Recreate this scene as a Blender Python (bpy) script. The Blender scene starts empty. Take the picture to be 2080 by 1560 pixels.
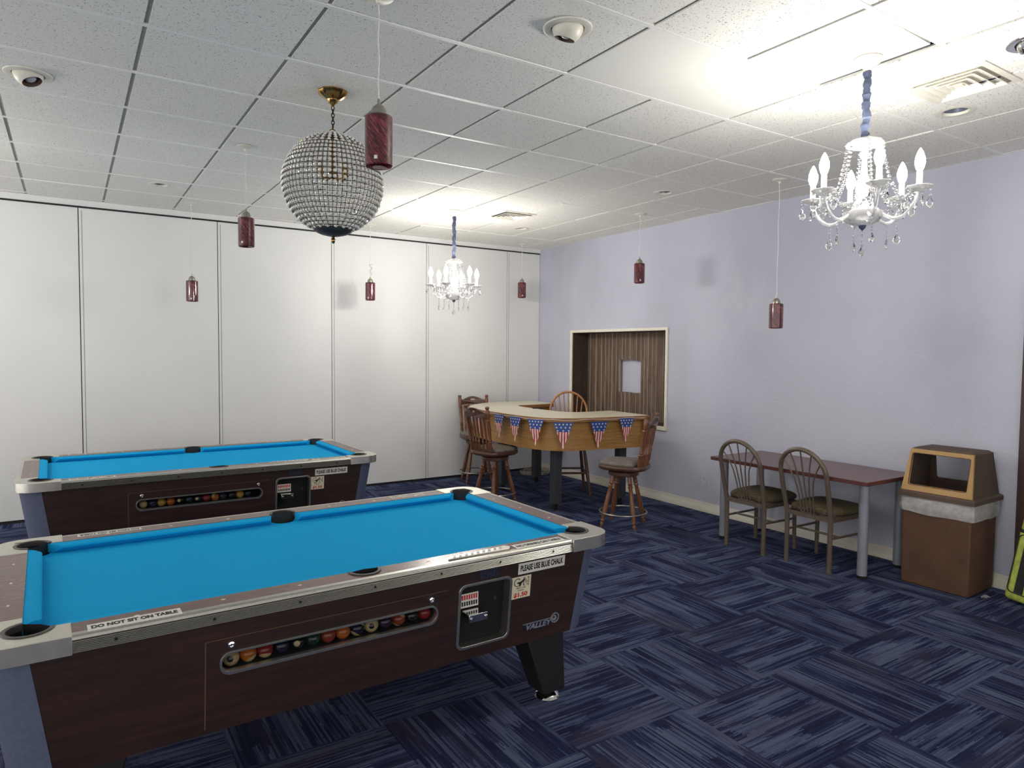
import bpy, math, random
from math import sin, cos, pi, radians, sqrt, atan2, hypot
from mathutils import Vector, Matrix, noise
from mathutils.geometry import tessellate_polygon
random.seed(7)
SC = bpy.context.scene
COL = SC.collection
VS = SC.view_settings
VS.view_transform = 'Standard'; VS.look = 'None'; VS.gamma = 1.0; VS.use_curve_mapping = False
VS.exposure = 0.66

# ------------------------------------------------------------------ camera
F_PX, YAW, PITCH, ROLL = 1389.16, 0.5751, -0.0484, 0.0088
CAM = Vector((-5.5159, -7.8231, 1.6517))
fw = Vector((sin(YAW)*cos(PITCH), cos(YAW)*cos(PITCH), sin(PITCH)))
rt = Vector((cos(YAW), -sin(YAW), 0)); up = rt.cross(fw)
r2 = cos(ROLL)*rt + sin(ROLL)*up; u2 = -sin(ROLL)*rt + cos(ROLL)*up
cd = bpy.data.cameras.new('camera'); cam = bpy.data.objects.new('camera', cd); COL.objects.link(cam)
cd.sensor_fit = 'HORIZONTAL'; cd.sensor_width = 36.0; cd.lens = F_PX*36.0/2080.0
cd.clip_start = 0.05; cd.clip_end = 100
m = Matrix((r2, u2, -fw)).transposed().to_4x4(); m.translation = CAM
cam.matrix_world = m
SC.camera = cam

# ------------------------------------------------------------------ world (even fill light added through the open sides behind and left of the camera) and lamp levels
w = bpy.data.worlds.new('world'); SC.world = w; w.use_nodes = True
w.node_tree.nodes['Background'].inputs[0].default_value = (1.0, 0.967, 0.92, 1)
w.node_tree.nodes['Background'].inputs[1].default_value = 0.98
BULB_STRENGTH = 182.0

H = 3.054            # ceiling height
T = 0.6096           # ceiling tile pitch
GX, GY = -3.379, -5.607

# ------------------------------------------------------------------ colour and material helpers
def lin(c):
    def f(x):
        x /= 255.0
        return x/12.92 if x <= 0.04045 else ((x+0.055)/1.055)**2.4
    return (f(c[0]), f(c[1]), f(c[2]), 1.0)

class NT:
    def __init__(s, name):
        s.m = bpy.data.materials.new(name); s.m.use_nodes = True
        s.t = s.m.node_tree; s.b = s.t.nodes['Principled BSDF']; s.n = 0
    def node(s, typ, **kw):
        n = s.t.nodes.new(typ)
        for k, v in kw.items(): setattr(n, k, v)
        return n
    def link(s, a, b): s.t.links.new(a, b)
    def val(s, sock, v):
        if hasattr(v, 'is_output') or hasattr(v, 'links') and hasattr(v, 'node'): s.link(v, sock)
        else: sock.default_value = v
    def math(s, op, a, b=None, c=None):
        n = s.node('ShaderNodeMath', operation=op)
        s.val(n.inputs[0], a)
        if b is not None: s.val(n.inputs[1], b)
        if c is not None: s.val(n.inputs[2], c)
        return n.outputs[0]
    def coords(s, kind='Object', scale=(1, 1, 1)):
        if kind == 'World': out = s.node('ShaderNodeNewGeometry').outputs['Position']
        else: out = s.node('ShaderNodeTexCoord').outputs[kind]
        mp = s.node('ShaderNodeMapping'); mp.inputs['Scale'].default_value = scale
        s.link(out, mp.inputs[0]); return mp.outputs[0]
    def noise(s, vec, scale=1.0, detail=3.0, rough=0.5, dist=0.0):
        n = s.node('ShaderNodeTexNoise'); s.link(vec, n.inputs['Vector'])
        n.inputs['Scale'].default_value = scale; n.inputs['Detail'].default_value = detail
        n.inputs['Roughness'].default_value = rough; n.inputs['Distortion'].default_value = dist
        return n.outputs[0]
    def ramp(s, fac, stops, interp='LINEAR'):
        n = s.node('ShaderNodeValToRGB'); cr = n.color_ramp; cr.interpolation = interp
        while len(cr.elements) < len(stops): cr.elements.new(0.5)
        for e, (p, c) in zip(cr.elements, stops): e.position = p; e.color = lin(c)
        s.link(fac, n.inputs[0]); return n.outputs[0]
    def mix(s, fac, a, b, typ='MIX'):
        n = s.node('ShaderNodeMix', data_type='RGBA', blend_type=typ)
        s.val(n.inputs[0], fac); s.val(n.inputs[6], a); s.val(n.inputs[7], b)
        return n.outputs[2]
    def bump(s, h, strength=0.3, dist=0.01):
        n = s.node('ShaderNodeBump'); n.inputs['Strength'].default_value = strength
        n.inputs['Distance'].default_value = dist; s.link(h, n.inputs['Height'])
        s.link(n.outputs[0], s.b.inputs['Normal'])
    def base(s, v): s.val(s.b.inputs['Base Color'], v)
    def set(s, **kw):
        for k, v in kw.items(): s.b.inputs[k.replace('_', ' ')].default_value = v

def plain(name, col, rough=0.5, metal=0.0, var=0.06, nscale=30.0, bump=0.0, coat=0.0, spec=0.5):
    t = NT(name); v = t.coords('Object')
    n = t.noise(v, nscale, 4)
    a = tuple(max(0, c*(1-var)) for c in col); b = tuple(min(255, c*(1+var)) for c in col)
    t.base(t.ramp(n, [(0.3, a), (0.7, b)]))
    t.set(Roughness=rough, Metallic=metal, Coat_Weight=coat)
    t.b.inputs['Specular IOR Level'].default_value = spec
    if bump: t.bump(n, bump, 0.002)
    return t.m

def wood(name, c1, c2, c3, scale=(2, 30, 30), rough=0.4, coat=0.0, big=1.0):
    t = NT(name); v = t.coords('Object', scale)
    n1 = t.noise(v, 1.2*big, 6, 0.62, 1.2); n2 = t.noise(t.coords('Object', tuple(k*6 for k in scale)), 1.0, 3, 0.6)
    f = t.math('ADD', t.math('MULTIPLY', n1, 0.72), t.math('MULTIPLY', n2, 0.28))
    t.base(t.ramp(f, [(0.34, c1), (0.5, c2), (0.64, c3)]))
    t.set(Roughness=rough, Coat_Weight=coat); t.bump(n2, 0.08, 0.001)
    return t.m

def glass(name, col=(255, 255, 255), rough=0.0, trans=1.0, ior=1.5, emit=0.0):
    t = NT(name); v = t.coords('Object'); n = t.noise(v, 20, 2)
    a = tuple(c*0.97 for c in col)
    t.base(t.ramp(n, [(0.3, a), (0.7, col)]))
    t.set(Roughness=rough, IOR=ior, Transmission_Weight=trans)
    return t.m

M = {}
def build_materials():
    # ceiling tile: off-white mineral board with fissured pits
    def tile_mat(name, pits):
        t = NT(name); v = t.coords('World')
        n = t.noise(t.coords('World', (1, 1.0, 1)), 125, 2, 0.6, 0.6)
        lo = t.noise(v, 0.9, 3)
        base = t.ramp(lo, [(0.3, (236, 234, 226)), (0.7, (242, 240, 233))])
        if pits:
            pit = t.math('GREATER_THAN', n, 0.64)
            t.base(t.mix(t.math('MULTIPLY', pit, 0.72), base, lin((70, 68, 64))))
            t.bump(t.math('SUBTRACT', 1.0, pit), 0.5, 0.003)
        else:
            t.base(base); t.bump(t.noise(v, 160, 2), 0.05, 0.002)
        t.set(Roughness=0.9); return t.m
    M['tile'] = tile_mat('ceiling_board', True); M['smooth'] = tile_mat('smooth_ceiling_board', False)
    M['tbar'] = plain('white_grid_metal', (244, 243, 238), 0.45, 0, 0.02)
    M['tbar_shaded'] = plain('shaded_grid_metal', (150, 150, 146), 0.5, 0, 0.04)  # recessed runners: groove shadow put into the grey colour
    M['plenum'] = plain('dark_plenum', (26, 28, 40), 0.95)
    # lavender stucco wall
    t = NT('lavender_stucco'); v = t.coords('World')
    lo = t.noise(t.coords('World', (1, 1, 0.55)), 0.8, 4, 0.55); mid = t.noise(v, 5, 4, 0.6)
    base = t.ramp(lo, [(0.30, (176, 177, 191)), (0.5, (188, 189, 205)), (0.72, (194, 195, 210))])
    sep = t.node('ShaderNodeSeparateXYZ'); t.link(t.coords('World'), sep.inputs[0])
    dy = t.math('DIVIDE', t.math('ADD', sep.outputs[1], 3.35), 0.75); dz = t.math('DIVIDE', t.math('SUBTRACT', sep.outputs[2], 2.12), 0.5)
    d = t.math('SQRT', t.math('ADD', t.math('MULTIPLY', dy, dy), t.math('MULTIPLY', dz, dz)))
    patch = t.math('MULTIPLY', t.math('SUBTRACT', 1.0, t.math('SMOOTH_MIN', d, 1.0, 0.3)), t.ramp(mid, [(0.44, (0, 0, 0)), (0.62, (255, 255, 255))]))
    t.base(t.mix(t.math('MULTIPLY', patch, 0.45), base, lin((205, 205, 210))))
    bmp = t.math('ADD', t.math('MULTIPLY', t.noise(v, 42, 3, 0.6, 0.5), 1.0), t.math('MULTIPLY', t.noise(v, 120, 2), 0.3))
    t.bump(bmp, 0.42, 0.008); t.set(Roughness=0.75); M['lavender'] = t.m
    # woven vinyl partition
    t = NT('woven_vinyl'); v = t.coords('World')
    wv = t.node('ShaderNodeTexWave', wave_type='BANDS', bands_direction='DIAGONAL'); t.link(v, wv.inputs[0]); wv.inputs['Scale'].default_value = 14; wv.inputs['Distortion'].default_value = 3.0; wv.inputs['Detail'].default_value = 2
    n = t.noise(t.coords('World', (1.6, 1, 1)), 40, 3)
    t.base(t.ramp(t.noise(v, 0.9, 3), [(0.3, (222, 222, 221)), (0.7, (228, 228, 228))]))
    t.bump(t.math('ADD', t.math('MULTIPLY', wv.outputs[1], 0.5), n), 0.16, 0.006); t.set(Roughness=0.55); M['vinyl'] = t.m
    M['seam'] = plain('grey_panel_seam', (118, 121, 126), 0.6); M['dark'] = plain('black_rubber_seal', (22, 22, 26), 0.7)
    M['whitewall'] = plain('pale_plaster', (150, 150, 152), 0.8, 0, 0.03, 8, 0.1)
    M['base'] = wood('cream_painted_base', (206, 200, 184), (214, 209, 195), (220, 216, 204), (1, 1, 14), 0.5)
    M['cream_paint'] = plain('cream_paint', (226, 222, 206), 0.45, 0, 0.03)
    M['door_brown'] = wood('dark_red_brown_door', (48, 30, 30), (60, 38, 36), (70, 46, 42), (20, 20, 1.5), 0.5)
    # carpet tiles, quarter-turned, striated navy
    t = NT('striated_carpet'); sep = t.node('ShaderNodeSeparateXYZ'); t.link(t.coords('World'), sep.inputs[0])
    CT = 0.61
    X = t.math('DIVIDE', t.math('ADD', sep.outputs[0], 30.0), CT); Y = t.math('DIVIDE', t.math('ADD', sep.outputs[1], 30.07), CT)
    fx, fy = t.math('FLOOR', X), t.math('FLOOR', Y)
    par = t.math('MODULO', t.math('ADD', fx, fy), 2.0)
    ip = t.math('SUBTRACT', 1.0, par)
    L = t.math('ADD', t.math('MULTIPLY', X, par), t.math('MULTIPLY', Y, ip))
    C = t.math('ADD', t.math('MULTIPLY', Y, par), t.math('MULTIPLY', X, ip))
    tid = t.math('ADD', t.math('MULTIPLY', fx, 7.31), t.math('MULTIPLY', fy, 3.77))
    def vec(l, c, z):
        n = t.node('ShaderNodeCombineXYZ'); t.link(t.math('MULTIPLY', L, l), n.inputs[0]); t.link(t.math('MULTIPLY', C, c), n.inputs[1]); t.val(n.inputs[2], z); return n.outputs[0]
    def white(a_, b_, c_):
        n = t.node('ShaderNodeCombineXYZ'); t.val(n.inputs[0], a_); t.val(n.inputs[1], b_); t.val(n.inputs[2], c_)
        w_ = t.node('ShaderNodeTexWhiteNoise', noise_dimensions='3D'); t.link(n.outputs[0], w_.inputs[0]); return w_.outputs[0]
    def cells(rows, per, z):
        r_ = t.math('FLOOR', t.math('MULTIPLY', C, rows)); off = white(r_, t.math('ADD', tid, z), 1.7)
        jit = t.math('MULTIPLY', t.math('SUBTRACT', white(t.math('FLOOR', t.math('MULTIPLY', C, 90.0)), tid, z), 0.5), 0.35)
        return white(r_, t.math('FLOOR', t.math('ADD', t.math('ADD', t.math('MULTIPLY', L, per), jit), t.math('MULTIPLY', off, 5.0))), t.math('ADD', tid, z+3.0))
    blk = t.math('ADD', t.math('MULTIPLY', cells(8.0, 2.4, 2.0), 0.55), t.math('MULTIPLY', t.noise(vec(2.0, 6.0, t.math('ADD', tid, 5.0)), 1.0, 2, 0.5), 0.45))
    fine = t.math('ADD', t.math('MULTIPLY', cells(58.0, 1.5, 7.0), 0.5), t.math('MULTIPLY', t.noise(vec(1.8, 120.0, tid), 1.0, 1, 0.5), 0.5))
    f = t.math('ADD', t.math('MULTIPLY', fine, 0.58), t.math('MULTIPLY', blk, 0.42))
    pile = t.noise(t.coords('World'), 330, 2)
    f2 = t.math('ADD', f, t.math('MULTIPLY', t.math('SUBTRACT', pile, 0.5), 0.14))
    c = t.ramp(f2, [(0.36, (29, 34, 64)), (0.46, (37, 45, 78)), (0.54, (66, 75, 106)), (0.68, (88, 97, 124))])
    hue = t.noise(vec(1.2, 5.0, t.math('ADD', tid, 11.0)), 1.0, 1)
    c = t.mix(t.math('MULTIPLY', t.ramp(hue, [(0.5, (0, 0, 0)), (0.75, (255, 255, 255))]), 0.4), c, lin((74, 66, 80)))
    t.base(c); t.bump(t.math('ADD', pile, t.math('MULTIPLY', f, 1.5)), 0.5, 0.004); t.set(Roughness=0.95)
    t.b.inputs['Specular IOR Level'].default_value = 0.15; M['carpet'] = t.m
    # pool tables
    t = NT('blue_felt'); v = t.coords('Object'); n = t.noise(v, 260, 2); lo = t.noise(v, 2.2, 3)
    t.base(t.mix(0.5, t.ramp(n, [(0.3, (16, 154, 212)), (0.7, (26, 170, 228))]), t.ramp(lo, [(0.3, (18, 158, 216)), (0.7, (24, 166, 224))])))
    t.set(Roughness=0.95); t.b.inputs['Specular IOR Level'].default_value = 0.1; t.bump(n, 0.15, 0.001); M['felt'] = t.m
    M['walnut'] = wood('walnut_laminate', (31, 17, 15), (43, 24, 20), (56, 32, 26), (1.6, 20, 26), 0.5, 0.0)
    M['rail'] = wood('rail_laminate', (88, 62, 54), (104, 75, 65), (116, 86, 75), (2.5, 34, 34), 0.25, 0.0)
    M['greypost'] = plain('grey_blue_corner', (84, 92, 116), 0.55, 0.0, 0.05, 60)
    M['cast'] = plain('cast_aluminium', (206, 202, 190), 0.34, 0.85, 0.03, 60); M['cast_side'] = plain('polished_casting', (214, 211, 203), 0.24, 0.85, 0.03, 30)
    M['chrome'] = plain('chrome', (225, 224, 222), 0.08, 1.0, 0.02)
    M['alu'] = plain('brushed_aluminium', (196, 194, 186), 0.3, 0.95, 0.04, 90)
    t = NT('dimming_acrylic'); t.base(t.ramp(t.noise(t.coords('Object'), 20, 2), [(0.3, (14, 14, 16)), (0.7, (20, 20, 22))])); t.set(Roughness=0.12); t.b.inputs['Alpha'].default_value = 0.22; M['dim_tint'] = t.m  # dark tint standing in for the shade over the balls
    M['groove'] = plain('dark_groove', (58, 57, 54), 0.5, 0.5)
    M['black'] = plain('black_plastic', (20, 20, 22), 0.55); M['blackm'] = plain('matt_black', (9, 9, 11), 0.85)
    M['rimgrey'] = plain('dark_grey_pocket_rim', (62, 60, 58), 0.4)
    M['ivory'] = plain('ivory_inlay', (232, 222, 200), 0.4)
    M['label'] = plain('white_label', (222, 220, 212), 0.5, 0, 0.02); M['cream_label'] = plain('cream_label', (220, 212, 186), 0.5, 0, 0.02)
    M['ink'] = plain('black_ink', (24, 24, 26), 0.6); M['redink'] = plain('red_ink', (196, 40, 40), 0.6)
    M['navyplate'] = plain('navy_plate', (28, 30, 46), 0.4); M['platetext'] = plain('dull_plate_print', (60, 62, 82), 0.5)
    M['badge'] = plain('pewter_badge', (150, 150, 166), 0.4, 0.3); M['goldline'] = plain('dull_gold_line', (118, 92, 66), 0.45, 0.3)
    # bar counter and stools
    t = NT('cream_laminate'); v = t.coords('Object'); n = t.noise(v, 120, 3)
    t.base(t.ramp(n, [(0.35, (212, 204, 176)), (0.65, (228, 221, 196))])); t.set(Roughness=0.3); M['laminate'] = t.m
    M['edge'] = wood('oak_edge', (126, 86, 48), (150, 104, 60), (166, 120, 74), (3, 3, 40), 0.4)
    M['skirt'] = wood('golden_oak_veneer', (140, 100, 50), (164, 121, 64), (180, 138, 80), (3, 3, 60), 0.45)
    M['charcoal'] = plain('charcoal_post', (54, 56, 62), 0.6)
    M['stool'] = wood('red_brown_turned_wood', (88, 52, 32), (112, 68, 42), (134, 86, 56), (30, 30, 3), 0.32, 0.2)
    M['stool_dark'] = wood('dark_brown_wood', (66, 42, 31), (84, 54, 40), (98, 65, 48), (14, 14, 14), 0.35, 0.2)
    M['windsor'] = wood('honey_wood', (142, 92, 50), (168, 113, 66), (184, 130, 82), (24, 24, 4), 0.35, 0.2)
    t = NT('grey_suede'); v = t.coords('Object'); n = t.noise(v, 22, 5, 0.65)
    t.base(t.ramp(n, [(0.3, (92, 86, 80)), (0.7, (128, 120, 112))])); t.set(Roughness=0.8); t.bump(n, 0.2, 0.003); M['suede'] = t.m
    M['steel'] = plain('worn_steel', (176, 172, 164), 0.3, 0.9, 0.08, 40)
    M['flagblue'] = plain('flag_blue', (36, 70, 144), 0.5); M['flagred'] = plain('flag_red', (196, 44, 58), 0.5); M['flagwhite'] = plain('flag_white', (232, 222, 212), 0.5)
    M['cord_white'] = plain('white_cord', (222, 222, 218), 0.5); M['cable'] = plain('beige_cable', (176, 168, 150), 0.6)
    # recess
    M['slat'] = wood('weathered_slat', (74, 58, 48), (98, 80, 68), (122, 104, 90), (40, 14, 1.6), 0.6)
    M['slat_highlight'] = wood('slat_edge_highlight', (158, 138, 120), (182, 162, 144), (196, 178, 160), (40, 14, 1.6), 0.6)  # highlights along the board edges, painted as pale strips
    M['jamb'] = wood('dark_recess_board', (52, 42, 36), (64, 52, 45), (74, 62, 54), (8, 8, 3), 0.6)
    # desk, chairs, bin
    M['desk'] = wood('mahogany_laminate', (82, 46, 44), (92, 54, 51), (100, 62, 58), (20, 2, 20), 0.26)
    M['silver_leg'] = plain('grey_leg_paint', (150, 154, 164), 0.35, 0.35, 0.03, 80)
    M['taupe'] = plain('taupe_enamel', (100, 89, 76), 0.32, 0.1, 0.05, 40, 0, 0.2)
    t = NT('olive_fabric'); v = t.coords('Object'); n = t.noise(v, 60, 3, 0.6); wv = t.node('ShaderNodeTexWave'); t.link(v, wv.inputs[0]); wv.inputs['Scale'].default_value = 18; wv.inputs['Distortion'].default_value = 6
    t.base(t.mix(0.5, t.ramp(n, [(0.3, (68, 60, 44)), (0.7, (104, 92, 66))]), t.ramp(wv.outputs[1], [(0.2, (60, 54, 40)), (0.8, (118, 106, 76))]))); t.set(Roughness=0.85); t.bump(wv.outputs[1], 0.2, 0.002); M['olive'] = t.m
    def speckle(name, a, b, c):
        t = NT(name); v = t.coords('Object'); n = t.noise(v, 170, 3, 0.7); lo = t.noise(v, 5, 3)
        t.base(t.mix(0.4, t.ramp(n, [(0.3, a), (0.5, b), (0.7, c)]), t.ramp(lo, [(0.3, a), (0.7, c)]))); t.set(Roughness=0.75); t.bump(n, 0.3, 0.002); return t.m
    M['bin'] = speckle('pebbled_brown', (68, 46, 34), (90, 62, 44), (108, 76, 55)); M['bin_dark'] = speckle('pebbled_dark_brown', (66, 54, 46), (84, 68, 58), (100, 84, 72))
    M['bin_tan'] = speckle('pebbled_tan', (150, 118, 76), (176, 142, 94), (190, 156, 108)); M['rust'] = plain('rust_edge', (84, 50, 34), 0.8, 0, 0.3, 60)
    t = NT('clear_bin_bag'); v = t.coords('Object'); n = t.noise(v, 30, 4); t.base(t.ramp(n, [(0.3, (196, 194, 192)), (0.7, (226, 224, 222))])); t.set(Roughness=0.35, Transmission_Weight=0.0); t.b.inputs['Alpha'].default_value = 0.62; t.bump(n, 0.6, 0.01); M['bag'] = t.m
    M['lime'] = plain('lime_fabric', (166, 178, 78), 0.7, 0, 0.12, 26, 0.2); M['lime_dark'] = plain('black_fabric', (30, 32, 30), 0.8)
    # light fittings
    M['fixture'] = plain('white_enamel', (226, 222, 208), 0.4, 0, 0.02); M['baffle'] = plain('brown_baffle', (80, 60, 46), 0.6); M['darkhole'] = plain('grey_baffle', (88, 92, 104), 0.5)
    M['lensgrey'] = plain('frosted_lamp_face', (186, 186, 190), 0.2); M['lens_blue'] = plain('dull_reflector', (104, 110, 126), 0.3, 0.3)
    M['vent_dark'] = plain('vent_shadow_gap', (46, 50, 70), 0.9)
    M['brass'] = plain('antique_brass', (176, 140, 84), 0.2, 1.0, 0.08, 12); M['bronze'] = plain('dark_bronze_wire', (42, 38, 32), 0.45, 0.6)
    M['gunmetal'] = plain('gunmetal_cap', (58, 58, 62), 0.45, 0.4)
    M['crystal'] = glass('clear_crystal', (255, 255, 255)); M['bead'] = glass('faceted_bead', (248, 246, 238), 0.04, 0.45)
    t = NT('clear_acrylic'); v = t.coords('Object'); n = t.noise(v, 30, 2); t.base(t.ramp(n, [(0.3, (236, 236, 236)), (0.7, (250, 250, 250))])); t.set(Roughness=0.05, Transmission_Weight=0.72, IOR=1.45); M['acrylic'] = t.m
    M['sleeve'] = plain('blue_grey_chain_cover', (70, 78, 102), 0.8, 0, 0.1, 40, 0.3)
    M['candle'] = plain('white_candle_tube', (236, 234, 230), 0.4)
    t = NT('lit_bulb'); v = t.coords('Object'); n = t.noise(v, 10, 1); t.base((1, 1, 1, 1)); t.b.inputs['Emission Color'].default_value = (1.0, 0.965, 0.90, 1)
    t.link(t.math('MULTIPLY_ADD', n, 0.01, BULB_STRENGTH), t.b.inputs['Emission Strength']); M['bulb'] = t.m
    M['bulb_off'] = glass('unlit_bulb_glass', (240, 240, 236), 0.1, 0.6)
    t = NT('red_swirl_glass'); sp = t.node('ShaderNodeSeparateXYZ'); t.link(t.coords('Object'), sp.inputs[0])
    ang = t.math('ARCTAN2', sp.outputs[1], sp.outputs[0]); cv = t.node('ShaderNodeCombineXYZ')
    t.link(t.math('SINE', t.math('ADD', ang, t.math('MULTIPLY', sp.outputs[2], 14.0))), cv.inputs[0]); t.link(t.math('COSINE', t.math('ADD', ang, t.math('MULTIPLY', sp.outputs[2], 14.0))), cv.inputs[1]); t.link(t.math('MULTIPLY', sp.outputs[2], 5.0), cv.inputs[2])
    n = t.noise(cv.outputs[0], 5.5, 4, 0.65, 0.5)
    t.base(t.ramp(n, [(0.36, (30, 17, 22)), (0.46, (74, 25, 34)), (0.57, (110, 42, 50)), (0.70, (164, 96, 100))])); t.set(Roughness=0.08, Coat_Weight=0.5); M['swirl'] = t.m
    M['nickel'] = plain('satin_nickel', (170, 166, 154), 0.3, 0.85, 0.05, 50)
    M['outlet'] = plain('outlet_plastic', (196, 194, 200), 0.4); M['wrapper'] = glass('clear_wrapper', (240, 240, 240), 0.15, 0.8)
build_materials()

# ------------------------------------------------------------------ mesh builder
class MB:
    def __init__(s): s.v = []; s.f = []; s.mi = []
    def add(s, vs, fs, mi=0, X=None):
        o = len(s.v)
        s.v += [tuple(X @ Vector(p)) if X is not None else tuple(p) for p in vs]
        s.f += [tuple(i+o for i in f) for f in fs]; s.mi += [mi]*len(fs)
        return s
    def box(s, a, b, mi=0, X=None):
        x0, y0, z0 = a; x1, y1, z1 = b
        return s.add([(x0,y0,z0),(x1,y0,z0),(x1,y1,z0),(x0,y1,z0),(x0,y0,z1),(x1,y0,z1),(x1,y1,z1),(x0,y1,z1)],
              [(0,3,2,1),(4,5,6,7),(0,1,5,4),(1,2,6,5),(2,3,7,6),(3,0,4,7)], mi, X)
    def hexa(s, bot, top, mi=0, X=None):       # loft between two loops with caps
        n = len(bot); vs = list(bot)+list(top)
        fs = [(i, (i+1) % n, n+(i+1) % n, n+i) for i in range(n)] + [tuple(range(n-1, -1, -1)), tuple(range(n, 2*n))]
        return s.add(vs, fs, mi, X)
    def loft(s, loops, mi=0, X=None, caps=True, closed=False):
        n = len(loops[0]); vs = [p for l in loops for p in l]; fs = []
        k = len(loops)
        for j in range(k if closed else k-1):
            a, b = j*n, ((j+1) % k)*n
            fs += [(a+i, a+(i+1) % n, b+(i+1) % n, b+i) for i in range(n)]
        if caps and not closed: fs += [tuple(range(n-1, -1, -1)), tuple(range((k-1)*n, k*n))]
        return s.add(vs, fs, mi, X)
    def lathe(s, prof, n=20, mi=0, X=None, wob=0, wn=0):
        vs = []; fs = []; rings = []
        for r, z in prof:
            if r < 1e-6: rings.append([len(vs)]); vs.append((0, 0, z))
            else:
                rings.append(list(range(len(vs), len(vs)+n)))
                for i in range(n):
                    a = 2*pi*i/n; rr = r*(1+wob*cos(wn*a)) if wob else r
                    vs.append((rr*cos(a), rr*sin(a), z))
        for A, B in zip(rings, rings[1:]):
            for i in range(n):
                j = (i+1) % n
                if len(A) == 1 and len(B) > 1: fs.append((A[0], B[j], B[i]))
                elif len(B) == 1 and len(A) > 1: fs.append((A[i], A[j], B[0]))
                elif len(A) > 1: fs.append((A[i], A[j], B[j], B[i]))
        return s.add(vs, fs, mi, X)
    def tube(s, path, r, n=8, closed=False, mi=0, X=None, caps=True):
        P = [Vector(p) for p in path]; k = len(P)
        R = r if isinstance(r, (list, tuple)) else [r]*k
        tang = []
        for i in range(k):
            a = P[(i-1) % k] if closed or i > 0 else P[i]; b = P[(i+1) % k] if closed or i < k-1 else P[i]
            tang.append((b-a).normalized())
        ref = Vector((0, 0, 1)) if abs(tang[0].z) < 0.9 else Vector((1, 0, 0))
        nrm = tang[0].cross(ref).normalized(); loops = []
        for i in range(k):
            nrm = (nrm - tang[i]*nrm.dot(tang[i])).normalized(); bn = tang[i].cross(nrm)
            loops.append([tuple(P[i]+R[i]*(cos(2*pi*j/n)*nrm+sin(2*pi*j/n)*bn)) for j in range(n)])
        return s.loft(loops, mi, X, caps, closed)
    def sphere(s, c, r, nu=16, nv=10, mi=0, sc=(1, 1, 1), X=None):
        prof = [(r*sin(pi*i/nv) if 0 < i < nv else 0, -r*cos(pi*i/nv)) for i in range(nv+1)]
        Y = Matrix.Translation(c) @ Matrix.Diagonal((*sc, 1))
        return s.lathe(prof, nu, mi, (X @ Y) if X is not None else Y)
    def prism(s, loops, z0, z1, mi=0, X=None, fn=None, cap=(True, True), sides=True):
        # loops[0] outer, the others holes; fn maps (u,v,w) to 3-D
        fn = fn or (lambda u, v, w: (u, v, w))
        flat = [p for l in loops for p in l]; n = len(flat)
        vs = [fn(p[0], p[1], z0) for p in flat]+[fn(p[0], p[1], z1) for p in flat]
        fs = []
        if cap[0] or cap[1]:
            tri = tessellate_polygon([[Vector((p[0], p[1], 0)) for p in l] for l in loops])
            for t3 in tri:
                a, b, c = (flat[i] for i in t3)
                ar = (b[0]-a[0])*(c[1]-a[1])-(b[1]-a[1])*(c[0]-a[0])
                if abs(ar) < 1e-12: continue
                t3 = tuple(t3) if ar > 0 else tuple(reversed(t3))
                if cap[1]: fs.append(tuple(i+n for i in t3))
                if cap[0]: fs.append(tuple(reversed(t3)))
        o = 0
        if sides:
            for l in loops:
                k = len(l)
                for i in range(k): fs.append((o+i, o+(i+1) % k, n+o+(i+1) % k, n+o+i))
                o += k
        return s.add(vs, fs, mi, X)
    def build(s, name, mats, parent=None, loc=None, angle=38, bevel=0, fix=True, kind=None, label=None):
        me = bpy.data.meshes.new(name); me.from_pydata(s.v, [], s.f)
        if not isinstance(mats, (list, tuple)): mats = [mats]
        for q in mats: me.materials.append(q)
        me.polygons.foreach_set('material_index', s.mi)
        me.polygons.foreach_set('use_smooth', [True]*len(s.f))
        me.update()
        if fix:
            import bmesh
            b = bmesh.new(); b.from_mesh(me); bmesh.ops.recalc_face_normals(b, faces=b.faces); b.to_mesh(me); b.free()
        me.set_sharp_from_angle(angle=radians(angle))
        o = bpy.data.objects.new(name, me); COL.objects.link(o)
        if parent is not None: o.parent = parent
        if loc: o.location = loc
        if bevel:
            md = o.modifiers.new('bevel', 'BEVEL'); md.width = bevel; md.segments = 2; md.limit_method = 'ANGLE'; md.angle_limit = radians(40)
        if kind: o['kind'] = kind
        if label: o['label'] = label
        return o

def tag(o, label, cat, group=None):
    o['label'] = label; o['category'] = cat
    if group: o['group'] = group
    return o
def thing(name, loc, label, cat, group=None, rz=0.0):
    o = bpy.data.objects.new(name, None); COL.objects.link(o); o.empty_display_size = 0.1
    o.location = loc; o.rotation_euler = (0, 0, rz)
    return tag(o, label, cat, group)
def kids(o): return [c for c in bpy.data.objects if c.parent == o]
def copy_tree(o, parent=None):
    c = o.copy(); COL.objects.link(c); c.parent = parent
    for k in kids(o):
        d = k.copy(); COL.objects.link(d); d.parent = c
        for g in kids(k):
            e = g.copy(); COL.objects.link(e); e.parent = d
    return c
def struct(o): o['kind'] = 'structure'; return o
def aim(p, q):
    d = Vector(q)-Vector(p); return Matrix.Translation(p) @ d.to_track_quat('Z', 'Y').to_matrix().to_4x4(), d.length
def arc(cx, cy, r, a0, a1, n): return [(cx+r*cos(a0+(a1-a0)*i/n), cy+r*sin(a0+(a1-a0)*i/n)) for i in range(n+1)]
def circ(cx, cy, r, n=24): return [(cx+r*cos(2*pi*i/n), cy+r*sin(2*pi*i/n)) for i in range(n)]
def rrect(x0, y0, x1, y1, r, n=5):
    return arc(x1-r, y0+r, r, -pi/2, 0, n)+arc(x1-r, y1-r, r, 0, pi/2, n)+arc(x0+r, y1-r, r, pi/2, pi, n)+arc(x0+r, y0+r, r, pi, 1.5*pi, n)
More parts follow.
